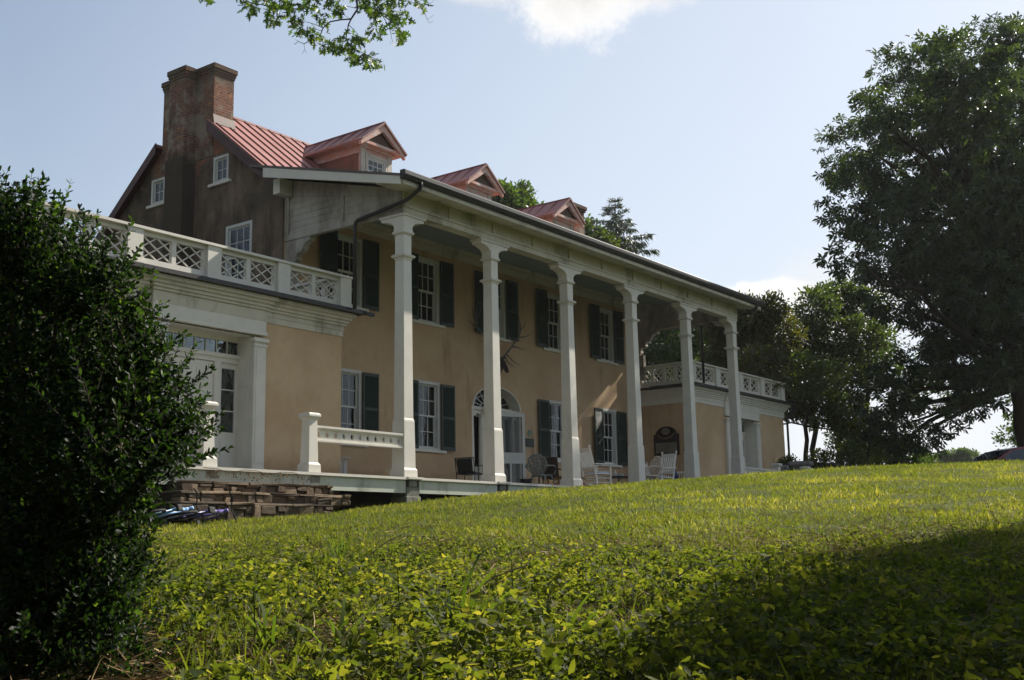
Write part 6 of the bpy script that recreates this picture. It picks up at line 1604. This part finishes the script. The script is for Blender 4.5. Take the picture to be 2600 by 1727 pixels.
# lawn
n = 330000; x, y, d, px = scatter(n, 7.5, 31, power=.75); bd = bound_depth(px)
keep = (rng.random(n) < np.clip((d/bd-.80)*4+.12, 0, 1))&~((y > -3.95)&(x < 17))&~((x > -6.9)&(x < -2.4)&(y > -5.1)); x, y, d, px = [a[keep] for a in (x, y, d, px)]; n = len(x); z = zg(x, y)
tuft = wn(x, y, 2.2, 4)*.6+wn(x, y, 6.7, 9)*.4
A = rdir(n)*.75; A[:, 2] = 1.0; big = wn(x, y, .55, 31)*.6+wn(x, y, 1.6, 33)*.4; tone = np.clip(rng.random(n)*.62+(tuft-.5)*.6+(big-.45)*.75+.08, 0, .97); tone[rng.random(n) < .015+.06*np.clip(big-.55, 0, 1)] = 1.0
o = leaves('lawn_grass', np.c_[x, y, z-.008], A, rdir(n)*np.array([1, 1, .1]), rng.uniform(.030, .075, n)*(.55+.95*tuft)*np.where(rng.random(n) < .004+.03*(wn(x, y, 3.3, 44) > .72), 1.7, 1.0)*np.interp(d, [8, 14, 30], [1.15, 1, 1.25]), (T_BLADE[0]*np.array([1, 1.5, 1]), T_BLADE[1]), LF['grass'], None, tone)
tag(o, 'short sunlit grass of the mown lawn rising to the house', 'grass', kind='stuff')
# clover and plantain patches in the turf
n = 34000; x, y, d, px = scatter(n, 8.5, 30, power=.8); kk = (wn(x, y, 1.1, 51) > .60)&~((y > -3.95)&(x < 17))&~((x > -6.9)&(x < -2.4)&(y > -5.1)); x, y = x[kk], y[kk]; n = len(x)
o = leaves('clover_patch', np.c_[x, y, zg(x, y)+rng.uniform(.015, .055, n)], rdir(n)*np.array([1, 1, .3]), rdir(n, 1.2), rng.uniform(.018, .038, n), T_OVAL, LF['cover'], None, rng.uniform(.15, .75, n))
tag(o, 'low clover patches growing through the mown lawn', 'clover', kind='stuff')
# clippings left by the mower
n = 5000; x, y, d, px = scatter(n, 10, 26, 900, 2700, 1.0); kk = wn(x, y, 1.7, 11)*.5+wn(x, y*2.5, 3.1, 6)*.5 > .60; x, y = x[kk], y[kk]; n = len(x)
A = rdir(n)*np.array([1, 1, .15]); o = leaves('grass_clippings', np.c_[x, y, zg(x, y)+rng.uniform(.03, .06, n)], A, rdir(n, 1), rng.uniform(.06, .12, n), (T_BLADE[0]*np.array([1, .8, .3]), T_BLADE[1]), LF['straw'])
tag(o, 'dry mown clippings lying on the lawn', 'clippings', kind='stuff')

# single plants that stand out of the cover
def blades_plant(label, px, py, d, n, L, name='day_lily', spread=.5):
    g = at(px, py, d); g = np.array([g[0], g[1], float(zg(g[0], g[1]))]); t = thing(name, label, 'plant', tuple(g), 0)
    A = rdir(n)*spread; A[:, 2] = 1; Nn = A*np.array([-1, -1, 0])+rdir(n)*.2
    leaves('blades', rdir(n)*np.array([.04, .04, 0]), A, Nn*-1, rng.uniform(.6, 1.1, n)*L, (T_LONG[0]*np.array([1, 1.0, 1.2]), T_LONG[1]), LF['blade'], t); return t
blades_plant('arching strap leaved clump at the bottom edge, left of centre', 700, 1700, 4.7, 10, .42)
blades_plant('strap leaved clump with one tall upright blade, bottom centre', 1160, 1700, 4.7, 11, .55)
blades_plant('thick strap leaved clump between the two larger clumps at the bottom', 860, 1720, 4.6, 8, .40)
blades_plant('strap leaved clump at the bottom edge, right of centre', 1440, 1710, 4.6, 8, .40)
blades_plant('small grassy tuft standing in the sunny part of the bank', 860, 1420, 9.5, 22, .28, 'grass_tuft', .4)
blades_plant('grassy tuft halfway up the bank on the right', 1560, 1330, 12, 22, .24, 'grass_tuft', .4)
blades_plant('tufted grass at the far right of the bank, in shadow', 2440, 1400, 8.5, 26, .30, 'grass_tuft', .3)
def stalk_plant(label, px, py, d, H, n, ls, name, T=T_OVAL, lean=(0, 0)):
    g = at(px, py, d); g = np.array([g[0], g[1], float(zg(g[0], g[1]))]); t = thing(name, label, 'plant', tuple(g), 0)
    top = np.array([lean[0], lean[1], H]); MB().tube([(0, 0, -.05), tuple(top*.5+np.array([.01, 0, 0])), tuple(top)], [.005, .004, .002], 5).build('stem', MT['twig'] if 0 else LF['blade'], t)
    tt = np.linspace(.25, 1, n); az = np.arange(n)*2.4; A = np.c_[np.cos(az), np.sin(az), .25+0*az]; leaves('leaves', top[None, :]*tt[:, None], A, np.c_[0*az, 0*az, 1+0*az]+rdir(n)*.2, ls*rng.uniform(.7, 1.1, n), T, LF['cover'], t, rng.uniform(.3, .9, n)); return t
stalk_plant('tall weed with long drooping narrow leaves, right of centre', 1830, 1600, 5.2, .34, 15, .15, 'tall_weed', (T_OVAL[0]*np.array([1, .55, 1]), T_OVAL[1]), (.02, .03))
stalk_plant('sunlit seedling with paired leaves in front of the shadow', 1960, 1600, 5.2, .36, 9, .075, 'tree_seedling')
stalk_plant('upright leafy sapling rising from the shaded creepers', 1300, 1560, 6.2, .36, 10, .08, 'tree_seedling')
stalk_plant('sunlit sapling with toothed leaves near the bottom left', 1010, 1640, 5.0, .38, 8, .09, 'tree_seedling', T_TOOTH)
stalk_plant('yellow leaved seedling at the bottom, near the strap leaved clump', 640, 1700, 4.6, .34, 8, .07, 'tree_seedling', T_TOOTH)
for i, (px_, py_, d_, ang, L_) in enumerate(((1180, 1560, 6.0, .2, .34), (1700, 1555, 6.2, .9, .40), (1760, 1590, 5.6, -.6, .28), (1880, 1690, 4.8, 1.2, .34), (930, 1470, 8.5, .3, .30))):
    g = at(px_, py_, d_); z_ = float(zg(g[0], g[1]))+.14; v = _r*math.cos(ang)*L_+np.array([0, 0, .10+.1*math.sin(ang*3)])
    tag(MB().tube([(g[0], g[1], z_), tuple(np.array([g[0], g[1], z_+.02])+v*.5), tuple(np.array([g[0], g[1], z_])+v)], [.005, .0045, .003], 5).build('dry_stalk', MT['straw']),
        ('dry bent stalk lying in the sunny creepers, left of centre', 'longest dry stalk, slanting across the middle of the bank', 'short dry stalk crossing the tall weed', 'dry stalk at the bottom, right of the tall weed', 'thin dry stalk far up the bank on the left')[i], 'stalk', 'dry stalks in the creepers')
# withered vine along the deck fascia above the steps
vn = tag(thing('withered_vine', 'withered brown vine trailing along the deck edge above the steps', 'vine', (-4, -4.0, -.05)), None)
MB().tube([(-1.6+.3*k, -.085, .03-.03*(k % 3)+.02*math.sin(k*2)) for k in range(9)], .006, 5).build('stem', MT['twig'], vn)
n = 130; leaves('dead_leaves', np.c_[rng.uniform(-1.6, .9, n), np.full(n, -.10)+rng.normal(size=n)*.02, -.02-rng.random(n)**2*.16], rdir(n)*np.array([1, .3, 1])-np.array([0, 0, .5]), rdir(n)+np.array([0, -1, 0]), rng.uniform(.03, .065, n), T_OVAL, LF['straw'], vn, rng.random(n)*.35)

# ------------------------------------------------------------------ summer haze
hz_ = MB().box(-62, 260, -70, 230, -9, 27)
ho = hz_.build('haze', None); ho['kind'] = 'stuff'; ho['label'] = 'thin warm summer haze filling the air'
hm = bpy.data.materials.new('haze'); hm.use_nodes = True; hn = hm.node_tree; hn.nodes.clear()
hv = hn.nodes.new('ShaderNodeVolumePrincipled'); hv.inputs['Color'].default_value = (.92, .93, .95, 1); hv.inputs['Density'].default_value = .0002; hv.inputs['Anisotropy'].default_value = .25
hout = hn.nodes.new('ShaderNodeOutputMaterial'); hn.links.new(hv.outputs[0], hout.inputs['Volume']); ho.data.materials.append(hm)
